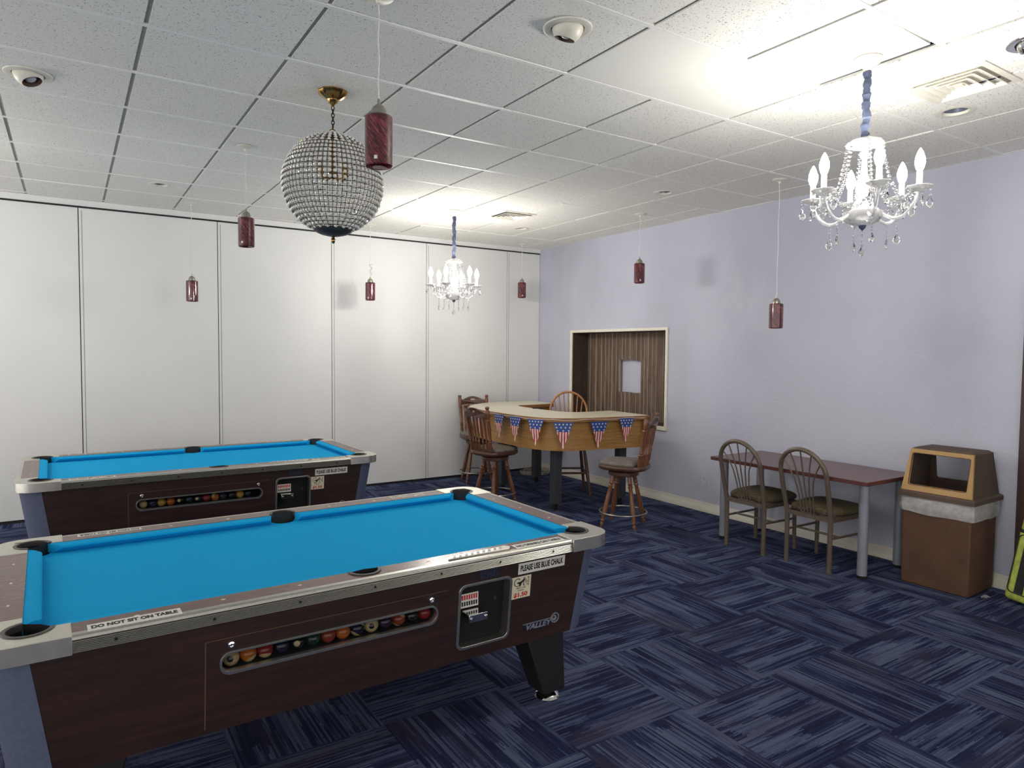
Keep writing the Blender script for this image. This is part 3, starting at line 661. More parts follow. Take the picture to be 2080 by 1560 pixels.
# ------------------------------------------------------------------ pool table
def pool_table(x, y, rz, label):
    t = thing('pool_table', (x, y, 0), label, 'pool table', 'coin-operated pool tables', rz)
    XJ, YJ = 0.952, 0.414                                # joints between wood rails and corner castings
    YI, XI, ZR = 0.538, 1.0757, 0.80                     # inner rail line, rail-top height
    PC, PR = (1.060, 0.532), 0.066; SR = 0.060; SCY = 0.548
    yf = lambda z: 0.6146-0.10*(0.745-z); xw = lambda z: 1.06-0.14*(0.745-z); xe = lambda z: 1.178-0.14*(0.745-z)
    ZB, ZT = 0.347, 0.752
    fr = lambda u, v, w_: (u, -(yf(v)+w_), v)            # front face map: x, z, outward
    WIN = (-0.532, 0.550, 0.288, 0.622); DOOR = (0.394, 0.405, 0.644, 0.676)
    win = rrect(WIN[0], WIN[1], WIN[2], WIN[3], 0.034, 6); door = rrect(DOOR[0], DOOR[1], DOOR[2], DOOR[3], 0.026, 5)
    quad = [(-xw(ZB), ZB), (xw(ZB), ZB), (xw(ZT), ZT), (-xw(ZT), ZT)]
    fp = MB(); fp.prism([quad, win, door], 0.0, -0.02, 0, fn=fr); front = fp.build('front_panel', M['walnut'], t)
    bp = MB(); bp.prism([quad], 0.0, -0.02, 0, fn=lambda u, v, w_: (u, yf(v)+w_, v)); bp.build('back_panel', M['walnut'], t)
    for s in (-1, 1):
        ep = MB(); ye = lambda z: yf(z)-0.118
        ep.prism([[(-ye(ZB), ZB), (ye(ZB), ZB), (ye(ZT), ZT), (-ye(ZT), ZT)]], 0, -0.02, 0, fn=lambda u, v, w_: (s*(xe(v)+w_), u, v)); ep.build('end_panel', M['walnut'], t)
        for q in (-1, 1):
            cp_ = MB(); lo = []
            for z in (ZB, ZT):
                pts = [(xw(z)-0.001, yf(z)+0.002)]
                for k in range(1, 6):
                    u = k/6; bx = (1-u)**2*xw(z)+2*u*(1-u)*(xe(z)-0.018)+u*u*xe(z); by = (1-u)**2*yf(z)+2*u*(1-u)*(yf(z)-0.016)+u*u*(yf(z)-0.118); pts.append((bx+0.001, by+0.001))
                pts += [(xe(z)+0.002, yf(z)-0.119), (xe(z)-0.03, yf(z)-0.119), (xw(z)-0.001, yf(z)-0.03)]
                lo.append([(s*a, q*b, z) for a, b in pts])
            cp_.loft(lo); cp_.build('corner_post', M['greypost'], t)
    MB().box((-1.03, -0.54, ZB+0.004), (1.03, 0.54, ZB+0.02)).build('underside', M['black'], t)
    # ball window: chrome frame, dark tray behind it
    wf = MB(); inn = rrect(WIN[0]+0.003, WIN[1]+0.006, WIN[2]-0.003, WIN[3]-0.003, 0.031, 6)
    wf.prism([rrect(WIN[0]-0.005, WIN[1]-0.006, WIN[2]+0.005, WIN[3]+0.005, 0.038, 6), inn], -0.018, 0.007, 0, fn=fr)
    wfo = wf.build('ball_window_frame', M['alu'], t, bevel=0.002)
    tr = MB(); tr.prism([win], -0.02, -0.12, 0, fn=fr, cap=(False, True)); tr.build('ball_tray', M['blackm'], wfo, fix=False)
    MB().prism([[(WIN[0]+0.03, WIN[1]-0.0), (WIN[2]-0.03, WIN[1]-0.0), (WIN[2]-0.03, WIN[1]+0.004), (WIN[0]+0.03, WIN[1]+0.004)]], -0.02, 0.0, 0, fn=fr).build('sill', M['alu'], wfo)
    pn = MB(); pn.prism([rrect(WIN[0]+0.002, WIN[1]+0.004, WIN[2]-0.002, WIN[3]-0.002, 0.031, 6)], -0.012, -0.010, 0, fn=fr); pn.build('dimming_pane', M['dim_tint'], wfo)  # pane added to dim the balls behind it
    # coin door
    df = MB(); df.prism([rrect(DOOR[0]-0.008, DOOR[1]-0.008, DOOR[2]+0.008, DOOR[3]+0.008, 0.032, 5), rrect(DOOR[0]+0.004, DOOR[1]+0.004, DOOR[2]-0.004, DOOR[3]-0.004, 0.024, 5)], -0.045, 0.007, 0, fn=fr)
    dfo = df.build('coin_door_frame', M['alu'], t, bevel=0.002)
    dp = MB(); dp.prism([door], -0.046, -0.05, 0, fn=fr); dp.build('coin_door', M['blackm'], dfo)
    cm = MB(); zc = 0.545; yo = yf(zc)-0.046
    cm.box((0.425, -yo-0.075, zc-0.008), (0.505, -yo, zc+0.012), 0); cm.box((0.42, -yo-0.088, zc-0.016), (0.51, -yo-0.074, zc+0.016), 0)
    cm.lathe([(0, 0), (0.006, 0.001), (0.006, 0.006), (0, 0.007)], 10, 0, Matrix.Translation((0.43, -yo-0.088, zc)) @ Matrix.Rotation(pi/2, 4, 'X')); cm.lathe([(0, 0), (0.006, 0.001), (0.006, 0.006), (0, 0.007)], 10, 0, Matrix.Translation((0.50, -yo-0.088, zc)) @ Matrix.Rotation(pi/2, 4, 'X'))
    cmo = cm.build('coin_slide', M['chrome'], dfo, bevel=0.002)
    cl = MB(); cl.box((0.412, -yo-0.008, zc+0.018), (0.512, -yo, zc+0.078), 0)
    for k in range(8):
        cl.box((0.418+k*0.0115, -yo-0.0095, zc+0.052), (0.425+k*0.0115, -yo-0.008, zc+0.072), 1); cl.box((0.418+k*0.0115, -yo-0.0095, zc+0.026), (0.425+k*0.0115, -yo-0.008, zc+0.044), 2)
    cl.build('coin_label', [M['label'], M['redink'], M['ink']], dfo)
    MB().lathe([(0, 0), (0.009, 0.0), (0.008, 0.006), (0, 0.007)], 14, 0, Matrix.Translation((0.60, -yo, 0.575)) @ Matrix.Rotation(pi/2, 4, 'X')).build('lock', M['gunmetal'], dfo)
    for lx in (-0.500, 0.260):
        MB().lathe([(0, 0), (0.013, 0.0), (0.012, 0.008), (0.006, 0.010), (0.006, 0.005), (0, 0.005)], 18, 0, Matrix.Translation(fr(lx, 0.650, 0)) @ Matrix.Rotation(pi/2, 4, 'X')).build('lock', M['chrome'], t)
    sm = MB()
    for a, b in (((-0.582, 0.674), (0.338, 0.676)), ((-0.582, 0.362), (-0.579, 0.675))): sm.prism([[a, (b[0], a[1]), b, (a[0], b[1])]], 0, 0.0012, 0, fn=fr)
    sm.build('panel_seam', M['goldline'], t)
    # wood rails, trims, castings
    ra = MB()
    side = arc(0, SCY, SR, radians(180)+0.0, radians(0), 18); side = [p for p in side if p[1] >= YI]
    for s in (-1, 1):
        ra = MB(); poly = [(-XJ, 0.628), (-XJ, YI), (-sqrt(SR**2-(SCY-YI)**2), YI)]+arc(0, SCY, SR, pi+0.17, -0.17, 18)+[(sqrt(SR**2-(SCY-YI)**2), YI), (XJ, YI), (XJ, 0.628)]
        ra.prism([[(a, s*b) for a, b in poly]], 0.762, ZR); ra.build('side_rail', M['rail'], t)
        er = MB(); er.prism([[(s*XI, -YJ), (s*1.170, -YJ), (s*1.170, YJ), (s*XI, YJ)]], 0.762, ZR); er.build('end_rail', M['rail'], t)
        prof = [(0.620, 0.748), (0.650, 0.747)]
        for k in range(7): prof += [(0.6555, 0.7495+k*0.0052), (0.6525, 0.7521+k*0.0052)]
        prof += [(0.6555, 0.788), (0.652, 0.7955), (0.645, 0.8005), (0.627, 0.8015), (0.627, 0.770)]
        tr_ = MB(); tr_.loft([[(xx, s*a, b) for a, b in prof] for xx in (-XJ, XJ)]); tr_.mi = [1 if 3 <= i < 17 and i % 2 else 0 for i in range(len(tr_.f))]; tro = tr_.build('rail_trim', [M['alu'], M['groove']], t, angle=25)
        te = MB(); te.loft([[(s*(a+0.542), yy, b) for a, b in prof] for yy in (-YJ, YJ)]); te.mi = [1 if 3 <= i < 17 and i % 2 else 0 for i in range(len(te.f))]; te.build('rail_trim', [M['alu'], M['groove']], t, angle=25)
        sc = MB()
        for k in range(7): sc.lathe([(0, 0), (0.005, 0.0), (0.004, 0.0015), (0, 0.002)], 10, 0, Matrix.Translation((-0.84+0.28*k, s*0.655, 0.767)) @ Matrix.Rotation(-s*pi/2, 4, 'X'))
        sc.build('screws', M['blackm'], tro)
        for k in (-0.777, -0.518, -0.259, 0.259, 0.518, 0.777): MB().prism([[(k-0.009, s*0.579), (k, s*0.574), (k+0.009, s*0.579), (k, s*0.584)]], ZR, ZR+0.0008).build('sight', M['ivory'], t)
        for k in (-0.26, 0, 0.26): MB().prism([[(s*1.118, k-0.009), (s*1.113, k), (s*1.118, k+0.009), (s*1.123, k)]], ZR, ZR+0.0008).build('sight', M['ivory'], t)
        for q in (-1, 1):
            c = MB(); RC = 0.105; XO, YO = 1.200, 0.660
            po = [(XJ, YO)]+[(a, b) for a, b in arc(XO-RC, YO-RC, RC, pi/2, 0, 10)]+[(XO, YJ), (XI, YJ)]
            a0 = atan2(-sqrt(max(PR**2-(XI-PC[0])**2, 0)), XI-PC[0]); a1 = atan2(YI-PC[1], -sqrt(PR**2-(YI-PC[1])**2))
            pk = arc(PC[0], PC[1], PR, a0, a1, 18)
            po += pk+[(XJ, YI)]
            L = lambda z, d: [(s*p[0], q*p[1], z) for p in po]
            c.prism([[(s*a, q*b) for a, b in po]], 0.745, 0.8025); c.mi = [0 if len(f_) == 3 else 1 for f_ in c.f]; c.build('corner_casting', [M['cast'], M['cast_side']], t, bevel=0.008)
            rm = MB(); ro = arc(PC[0], PC[1], PR+0.004, a0, a1, 18); ri = arc(PC[0], PC[1], PR-0.010, a0, a1, 18)
            rm.prism([[(s*a, q*b) for a, b in ro+ri[::-1]]], 0.782, 0.8055); pkt = rm.build('pocket_rim', M['rimgrey'], t, bevel=0.002)
            cu = MB(); wall = arc(PC[0], PC[1], PR-0.008, a0, a1, 18)
            cu.loft([[(s*a, q*b, z) for a, b in wall+[(PC[0]-0.03, PC[1]-0.03)]] for z in (0.74, 0.803)], caps=False)
            cu.lathe([(PR-0.006, 0.752), (PR-0.008, 0.70), (0.04, 0.665), (0, 0.66)], 24, 0, Matrix.Translation((s*PC[0], q*PC[1], 0))); cu.build('pocket_liner', M['black'], t, fix=False)
    for s in (-1, 1):
        rm = MB(); ro = arc(0, SCY, SR+0.004, pi+0.1, -0.1, 18); ri = arc(0, SCY, SR-0.008, pi+0.1, -0.1, 18)
        rm.prism([[(a, s*b) for a, b in ro+ri[::-1]]], 0.782, 0.8045); rm.build('pocket_rim', M['rimgrey'], t, bevel=0.002)
        cu = MB(); cu.loft([[(a, s*b, z) for a, b in arc(0, SCY, SR-0.006, pi, 0, 18)+[(0, SCY-0.01)]] for z in (0.74, 0.803)], caps=False)
        cu.lathe([(SR-0.004, 0.752), (SR-0.006, 0.70), (0.04, 0.665), (0, 0.66)], 24, 0, Matrix.Translation((0, s*SCY, 0))); cu.build('pocket_liner', M['black'], t, fix=False)
    # bed and cushions
    ZBED = 0.762; bd = []
    def cor(sx, sy):
        a0 = atan2(-sqrt(PR**2-(XI+0.01-PC[0])**2), XI+0.01-PC[0]); a1 = atan2(YI+0.01-PC[1], -sqrt(PR**2-(YI+0.01-PC[1])**2))
        if a1 > a0: a1 -= 2*pi
        pts = [(sx*p, sy*r_) for p, r_ in arc(PC[0], PC[1], PR-0.004, a0, a1, 16)]
        return pts
    hw = sqrt((SR-0.004)**2-(SCY-YI-0.01)**2)
    def sid(sy): return [(p, sy*r_) for p, r_ in arc(0, SCY, SR-0.004, 0, -pi, 16)]
    bd = cor(1, 1)+sid(1)+cor(-1, 1)[::-1]+cor(-1, -1)+[(-p, r_) for p, r_ in sid(-1)]+cor(1, -1)[::-1]
    b_ = MB(); b_.prism([bd], ZBED-0.025, ZBED); b_.build('playing_bed', M['felt'], t)
    def cushion(A, B, C, D):      # back line A-B at the rail, nose line C-D
        A, B, C, D = (Vector((*p, 0)) for p in (A, B, C, D)); lo = []
        for bk, ns in ((A, C), (B, D)):
            d = ns-bk
            lo.append([tuple(bk+Vector((0, 0, 0.762))), tuple(bk+Vector((0, 0, 0.798))), tuple(bk+d*0.5+Vector((0, 0, 0.798))), tuple(bk+d*0.93+Vector((0, 0, 0.793))), tuple(ns+Vector((0, 0, 0.789))), tuple(ns+Vector((0, 0, 0.784))), tuple(bk+d*0.55+Vector((0, 0, 0.763)))])
        c = MB(); c.loft(lo); c.build('cushion', M['felt'], t, angle=30)
    N = 0.050
    for s in (-1, 1):
        for q in (-1, 1):
            cushion((q*0.060, s*YI), (q*1.012, s*YI), (q*0.076, s*(YI-N)), (q*0.955, s*(YI-N)))
        cushion((s*XI, -0.478), (s*XI, 0.478), (s*(XI-N), -0.425), (s*(XI-N), 0.425))
    # legs
    for sx in (-1, 1):
        for sy in (-1, 1):
            lg = MB(); tp = [(0.79, 0.36), (1.01, 0.36), (1.01, 0.52), (0.79, 0.52)]; bo = [(0.888, 0.40), (1.018, 0.40), (1.018, 0.53), (0.888, 0.53)]
            lg.loft([[(sx*a, sy*b, z) for a, b in l] for l, z in ((bo, 0.045), (bo, 0.06), (tp, 0.36))]); lo_ = lg.build('leg', M['black'], t, bevel=0.008)
            ft = MB(); ft.lathe([(0, 0.0), (0.058, 0.0), (0.062, 0.008), (0.055, 0.020), (0.03, 0.030), (0.022, 0.05), (0, 0.05)], 28, 0, Matrix.Translation((sx*0.956, sy*0.470, 0))); ft.build('levelling_foot', M['chrome'], lo_)
    # stickers and badges
    top = lambda u, v, w_: (u, v, ZR+w_)
    def sticker(name, x0, v0, x1, v1, mat, fn, lines, w0=0.0006):
        s_ = MB(); s_.prism([[(x0, v0), (x1, v0), (x1, v1), (x0, v1)]], w0*0.2, w0, 0, fn=fn); so = s_.build(name, M[mat], t)
        for k, (txt, u0, b0, u1, b1, ink, bold) in enumerate(lines):
            l = MB(); text_into(l, txt, u0, b0, u1, b1, w0+0.0006, fn, bold); l.build('lettering', M[ink], so, fix=False)
        return so
    sticker('warning_sticker', -0.912, -0.641, -0.653, -0.587, 'label', top, [('DO NOT SIT ON TABLE', -0.902, -0.628, -0.664, -0.600, 'ink', 0.05)], 0.0022)
    sticker('warning_sticker', 0.664, -0.634, 0.925, -0.578, 'label', top, [('NO DRINKS ON TABLE', 0.676, -0.620, 0.914, -0.592, 'ink', 0.04)], 0.0022)
    flip = lambda u, v, w_: (-u, -v, ZR+w_)
    sticker('warning_sticker', 0.640, -0.622, 0.895, -0.586, 'label', flip, [('DO NOT SIT ON TABLE', 0.65, -0.614, 0.885, -0.594, 'ink', 0.05)])
    sticker('warning_sticker', -0.84, -0.622, -0.63, -0.586, 'label', flip, [('NO DRINKS ON TABLE', -0.83, -0.614, -0.64, -0.594, 'ink', 0.04)])
    npl = MB(); npl.prism([[(0.330, -0.620), (0.625, -0.626), (0.648, -0.600), (0.628, -0.575), (0.590, -0.582), (0.350, -0.590)]], 0.0, 0.008, 0, fn=top); no = npl.build('rail_nameplate', M['alu'], t, bevel=0.002)
    em = MB()
    for k in range(9): em.prism([[(0.355+k*0.028, -0.613), (0.368+k*0.028, -0.615), (0.378+k*0.028, -0.599), (0.366+k*0.028, -0.594), (0.361+k*0.028, -0.604)]], 0.008, 0.011, 0, fn=top)
    em.build('embossing', M['chrome'], no)
    sticker('chalk_sticker', 0.683, 0.676, 0.941, 0.726, 'label', fr, [('PLEASE USE BLUE CHALK', 0.694, 0.688, 0.931, 0.716, 'ink', 0.04)])
    ps = sticker('price_tag', 0.652, 0.567, 0.755, 0.667, 'cream_label', fr, [('$1.50', 0.666, 0.571, 0.740, 0.594, 'redink', 0.04), ('EMPLOYEE', 0.678, 0.611, 0.728, 0.618, 'ink', 0.01), ('OWNED', 0.686, 0.600, 0.720, 0.607, 'ink', 0.01), ('G', 0.664, 0.622, 0.696, 0.660, 'ink', 0.03), ('N', 0.714, 0.622, 0.744, 0.660, 'ink', 0.05)])
    ol = MB(); text_into(ol, 'G', 0.6675, 0.6255, 0.6925, 0.6565, 0.0016, fr, 0.0); text_into(ol, 'N', 0.7172, 0.6255, 0.7408, 0.6565, 0.0016, fr, 0.0); ol.build('lettering', M['cream_label'], ps, fix=False)
    bi = MB(); bi.prism([[(0.676, 0.640), (0.690, 0.634), (0.694, 0.622), (0.699, 0.622), (0.704, 0.634), (0.726, 0.652), (0.716, 0.654), (0.703, 0.645), (0.692, 0.641)]], 0.0016, 0.0022, 0, fn=fr); bi.build('bird_emblem', M['ink'], ps)
    pl = sticker('serial_plate', 0.482, 0.690, 0.585, 0.738, 'navyplate', fr, [])
    pt = MB()
    for k in range(5):
        for j in range(6):
            if random.random() < 0.85: pt.prism([[(0.489+j*0.0155, 0.697+k*0.0075), (0.489+j*0.0155+random.uniform(0.007, 0.013), 0.697+k*0.0075), (0.489+j*0.0155+0.012, 0.7005+k*0.0075), (0.489+j*0.0155, 0.7005+k*0.0075)]], 0.0008, 0.0011, 0, fn=fr)
    pt.build('print', M['platetext'], pl)
    bg = MB(); bg.prism([[(0.738, 0.402), (0.880, 0.402), (0.893, 0.436), (0.728, 0.436)]], 0.0, 0.003, 0, fn=fr); bo_ = bg.build('maker_badge', M['navyplate'], t)
    bt = MB(); text_into(bt, 'VALLEY', 0.742, 0.406, 0.886, 0.432, 0.0036, fr, 0.035, 0, 0.25)
    bt.prism([[(0.728, 0.4345), (0.893, 0.4345), (0.893, 0.437), (0.728, 0.437)]], 0.0, 0.004, 0, fn=fr); bt.build('lettering', M['badge'], bo_, fix=False)
    rg = MB(); rg.prism([circ(0.907, 0.432, 0.0235, 26), circ(0.907, 0.432, 0.019, 26)], 0, 0.0042, 0, fn=fr); rg.prism([circ(0.903, 0.432, 0.013, 20), circ(0.900, 0.435, 0.006, 14)], 0, 0.004, 0, fn=fr); rg.build('emblem', M['badge'], bo_)
    return t
ptab = pool_table(-4.588, -4.786, 0.0253, 'near pool table with blue felt, filling the lower left of the view')
far = copy_tree(ptab); far.location = (-4.630, -2.004, 0); far.rotation_euler = (0, 0, 0.0187); far['label'] = 'far pool table with blue felt, against the white partition behind the near one'

# billiard balls in the windows
BALLC = {'cream': (214, 190, 140), 'red': (150, 36, 34), 'orange': (206, 112, 36), 'maroon': (92, 26, 30), 'green': (20, 60, 44), 'navy': (24, 28, 60), 'black': (22, 22, 24), 'yellow': (206, 164, 60), 'purple': (52, 30, 62), 'brick': (160, 66, 42)}
BM = {k: plain('ball_'+k, v, 0.12, 0, 0.03, 40, 0, 0.6) for k, v in BALLC.items()}
def ball(table, lx, main, band, spot, rot, label, grp):
    r = 0.0286; z = 0.5525+r; yl = -(0.6146-0.10*(0.745-z))+0.05
    P = table.matrix_basis @ Vector((lx, yl, z))
    mb = MB(); n = 20; nv = 14
    prof = [(r*sin(pi*i/nv) if 0 < i < nv else 0, -r*cos(pi*i/nv)) for i in range(nv+1)]
    mb.lathe(prof, n)
    for i, f in enumerate(mb.f):
        zc = sum(mb.v[k][2] for k in f)/len(f)
        mb.mi[i] = 1 if (band and abs(zc) < r*0.55) else 0
    o = mb.build('billiard_ball', [BM[main], BM[band or main]]); o.location = P; o.rotation_euler = rot
    tag(o, label, 'ball', grp)
    if spot:
        R = Euler(rot).to_matrix().to_4x4().inverted()
        d = (R.to_3x3() @ Vector((-0.28, -0.94, 0.18))).normalized(); X = Matrix.Translation(d*(r*0.965)) @ d.to_track_quat('Z', 'Y').to_matrix().to_4x4()
        MB().lathe([(0, 0.0016), (0.006, 0.0014), (0.0105, 0.0)], 18, 0, X).build('number_spot', BM['cream'] if main != 'cream' else BM['black'], o)
    return o
rows = [(ptab, 'near', [('cream', None, 1), ('cream', 'orange', 0), ('cream', 'red', 0), ('navy', None, 0), ('black', None, 1), ('green', None, 0), ('brick', None, 0), ('orange', None, 0), ('cream', 'navy', 0), ('cream', None, 1), ('purple', None, 0), ('cream', 'brick', 0), ('black', None, 0), ('red', None, 0)]),
        (far, 'far', [('cream', None, 0), ('navy', None, 0), ('yellow', None, 0), ('orange', None, 0), ('black', None, 1), ('green', None, 0), ('navy', None, 1), ('red', None, 0), ('cream', 'orange', 0), ('purple', None, 0), ('black', None, 0), ('yellow', None, 0), ('navy', None, 0)])]
ORD = ['leftmost', 'second', 'third', 'fourth', 'fifth', 'sixth', 'seventh', 'eighth', 'ninth', 'tenth', 'eleventh', 'twelfth', 'thirteenth', 'fourteenth']
for tb, nm, seq in rows:
    for k, (a, b, s) in enumerate(seq):
        desc = f'{a} ball' if not b else f'{a} ball with {b} stripe'
        pos = 'leftmost' if k == 0 else f'{ORD[k]} from left'
        ball(tb, -0.489+k*0.0574, a, b, s, (random.uniform(-0.5, 0.5), random.uniform(-0.6, 0.6), random.uniform(0, 6)), f'{desc}, {pos} in {nm} pool table window', f'balls in the {nm} pool table window')

# ------------------------------------------------------------------ curved counter
def counter():
    t = thing('bar_counter', (-1.0, -1.4, 0), 'curved cream-topped counter with golden wood skirt, hung with flag pennants', 'counter')
    ctl = [(-0.47, -0.275), (-0.75, -0.25), (-1.02, -0.29), (-1.36, -0.52), (-1.54, -0.76), (-1.612, -1.15), (-1.618, -1.75), (-1.58, -2.08), (-1.48, -2.30), (-1.32, -2.42), (-1.08, -2.475), (-0.83, -2.515), (-0.45, -2.56), (-0.37, -2.53),
           (-0.362, -2.2), (-0.362, -1.95), (-0.45, -1.93), (-0.65, -1.93), (-0.86, -1.89), (-0.95, -1.72), (-0.97, -1.4), (-0.95, -1.0), (-0.88, -0.845), (-0.60, -0.82), (-0.40, -0.80), (-0.30, -0.76), (-0.28, -0.5), (-0.33, -0.32)]
    lp = smooth_loop(ctl, 4); L = [(a+1.0, b+1.4) for a, b in lp]
    ZT = 0.985
    s = MB(); s.prism([L], ZT-0.042, ZT-0.003); s.build('edge_band', M['edge'], t, bevel=0.003)
    s = MB(); s.prism([offset_loop(L, 0.006)], ZT-0.004, ZT); s.build('worktop', M['laminate'], t)
    A, B = offset_loop(L, 0.055), offset_loop(L, 0.07)
    s = MB(); s.prism([A, B], 0.645, ZT-0.042); s.build('skirt', M['skirt'], t)
    for px_, py_ in ((-1.30, -2.17), (-0.60, -0.82), (-0.54, -2.31), (-1.245, -1.05)):
        s = MB(); x, y = px_+1.0, py_+1.4; s.box((x-0.045, y-0.045, 0.075), (x+0.045, y+0.045, 0.94)); lo = s.build('leg', M['charcoal'], t, bevel=0.004)
        c = MB(); c.tube([(x-0.011, y, 0.032), (x+0.011, y, 0.032)], 0.032, 16); c.box((x-0.018, y-0.012, 0.03), (x-0.013, y+0.02, 0.078)); c.box((x+0.013, y-0.012, 0.03), (x+0.018, y+0.02, 0.078)); c.build('caster', M['blackm'], lo)
    for x in (-1.005, -0.972): MB().lathe([(0, 0.016), (0.012, 0.014), (0.014, 0.004), (0.010, 0.0)], 14, 0, Matrix.Translation((x+1.0, -1.33+1.4, ZT))).build('knob', M['black'], t)
    return lp
LP = counter()
# flag bunting along the outer edge
def bunting(lp):
    zl = 0.965
    pts = [Vector(p) for p in offset_loop(lp, -0.006)][8:56]      # outer run from the back-left corner to the right end
    S = [0]
    for a, b in zip(pts, pts[1:]): S.append(S[-1]+(b-a).length)
    def at(s_):
        s_ = max(0, min(S[-1]-1e-4, s_)); j = max(i for i in range(len(S)) if S[i] <= s_); j = min(j, len(pts)-2)
        p = pts[j].lerp(pts[j+1], (s_-S[j])/(S[j+1]-S[j])); d = (pts[j+1]-pts[j]).normalized(); return p, d
    t = thing('flag_bunting', (-1.0, -1.4, 0.0), 'string of stars and stripes pennants along the counter edge', 'bunting')
    off = Vector((-1.0, -1.4, 0))
    c = MB(); c.tube([tuple(Vector((*at(S[-1]*k/60)[0], zl+0.004*sin(k*0.9)))-off) for k in range(61)], 0.0025, 5); c.build('cord', M['cord_white'], t)
    def nearest(q):
        best = min(range(400), key=lambda k: (at(S[-1]*k/399)[0]-Vector(q)).length); return S[-1]*best/399
    rnd = random.Random(5)
    for (q, wd, ht, dz) in (((-1.56, -0.80), 0.20, 0.26, 0), ((-1.618, -1.14), 0.20, 0.26, 0), ((-1.62, -1.58), 0.20, 0.25, 0), ((-1.61, -1.88), 0.20, 0.26, 0), ((-1.55, -2.16), 0.20, 0.27, -0.004), ((-1.38, -2.39), 0.205, 0.27, -0.022), ((-1.0, -2.49), 0.205, 0.275, -0.024), ((-0.68, -2.54), 0.18, 0.25, 0.0)):
        s0 = nearest(q); kink = rnd.uniform(-0.012, 0.012)
        def fn(u, v, w_):          # u across, v down from the cord, w outward
            # a flag stays nearly flat: it follows the edge only a little
            p, d = at(s0); e_, _ = at(s0+u); f = p+d*u; b = e_.lerp(f, 0.5)
            n = Vector((d.y, -d.x)); 
            if n.dot(Vector((q[0]+0.9, q[1]+1.4))) < 0: n = -n
            n3 = n*(0.006+w_+0.010*sin(v*22+u*9)*min(1, v*6)+kink*v/0.26)
            return (b.x+n3.x+1.0, b.y+n3.y+1.4, zl+dz-v)
        half = lambda v: (wd/2)*(1-v/ht)
        vb = ht*0.36; fl = MB()
        def strip(uL0, uR0, uL1, uR1, v0, v1, mi):
            k = max(1, int((v1-v0)/0.02))
            for i in range(k):
                a, b = v0+(v1-v0)*i/k, v0+(v1-v0)*(i+1)/k
                la, lb = uL0+(uL1-uL0)*i/k, uL0+(uL1-uL0)*(i+1)/k; ra, rb_ = uR0+(uR1-uR0)*i/k, uR0+(uR1-uR0)*(i+1)/k
                fl.add([fn(la, a, 0), fn(ra, a, 0), fn(rb_, b, 0), fn(lb, b, 0)], [(0, 1, 2, 3)], mi)
        for k in range(5): strip(-half(0)+wd*k/5, -half(0)+wd*(k+1)/5, -half(vb)+2*half(vb)*k/5, -half(vb)+2*half(vb)*(k+1)/5, 0, vb, 0)
        ns = 9; hb_ = half(vb)
        for k in range(ns):
            u0, u1 = -hb_+2*hb_*k/ns, -hb_+2*hb_*(k+1)/ns
            e0, e1 = ht*(1-abs(u0)/(wd/2)), ht*(1-abs(u1)/(wd/2))
            if k == ns//2: e0 = e1 = ht
            if max(e0, e1) <= vb+1e-4: continue
            kk = 8
            for i in range(kk):
                a0, a1 = vb+(e0-vb)*i/kk, vb+(e1-vb)*i/kk; b0, b1 = vb+(e0-vb)*(i+1)/kk, vb+(e1-vb)*(i+1)/kk
                def cl(u, v): h_ = half(min(v, ht)); return max(-h_, min(h_, u))
                fl.add([fn(cl(u0, a0), a0, 0), fn(cl(u1, a1), a1, 0), fn(cl(u1, b1), b1, 0), fn(cl(u0, b0), b0, 0)], [(0, 1, 2, 3)], 2 if k % 2 == 0 else 1)
        fo = fl.build('pennant', [M['flagblue'], M['flagred'], M['flagwhite']], t, fix=False)
        st_ = MB()
        for row, cnt in ((0.16, 5), (0.48, 4), (0.80, 3)):
            v = vb*row+0.006; h_ = half(v)*0.80
            for k in range(cnt):
                u = -h_+2*h_*k/(cnt-1) if cnt > 1 else 0
                star = [fn(u+r_*sin(pi*i/5), v-r_*cos(pi*i/5), 0.0012) for i in range(10) for r_ in ((0.0115, 0.0048)[i % 2],)]
                back = [fn(u+r_*sin(pi*i/5), v-r_*cos(pi*i/5), 0.0002) for i in range(10) for r_ in ((0.0115, 0.0048)[i % 2],)]
                st_.add(star+[fn(u, v, 0.0012)], [(i, (i+1) % 10, 10) for i in range(10)])
        st_.build('stars', M['flagwhite'], fo, fix=False)
bunting(LP)

# ------------------------------------------------------------------ bar stools
LEGP = [(0, 0.013), (0.04, 0.014), (0.07, 0.019), (0.10, 0.014), (0.125, 0.020), (0.15, 0.015), (0.18, 0.019), (0.22, 0.022), (0.4, 0.024), (0.62, 0.020), (0.76, 0.017), (0.79, 0.024), (0.82, 0.017), (0.845, 0.024), (0.87, 0.018), (0.92, 0.021), (1.0, 0.017)]
def turned(mb, p, q, prof, sc=1.0, n=12):
    X, L = aim(p, q); mb.lathe([(0, 0)]+[(r*sc, u*L) for u, r in prof]+[(0, L)], n, 0, X)
POST = [(0, 0.012), (0.05, 0.015), (0.10, 0.020), (0.2, 0.016), (0.24, 0.022), (0.26, 0.016), (0.28, 0.021), (0.32, 0.016), (0.52, 0.020), (0.66, 0.018), (0.70, 0.023), (0.72, 0.017), (0.75, 0.020), (0.90, 0.023), (0.935, 0.014), (0.95, 0.022), (0.985, 0.022), (1.0, 0.010)]
SPIN = [(0, 0.008), (0.1, 0.010), (0.2, 0.014), (0.26, 0.010), (0.3, 0.015), (0.33, 0.010), (0.6, 0.013), (0.85, 0.010), (1.0, 0.009)]
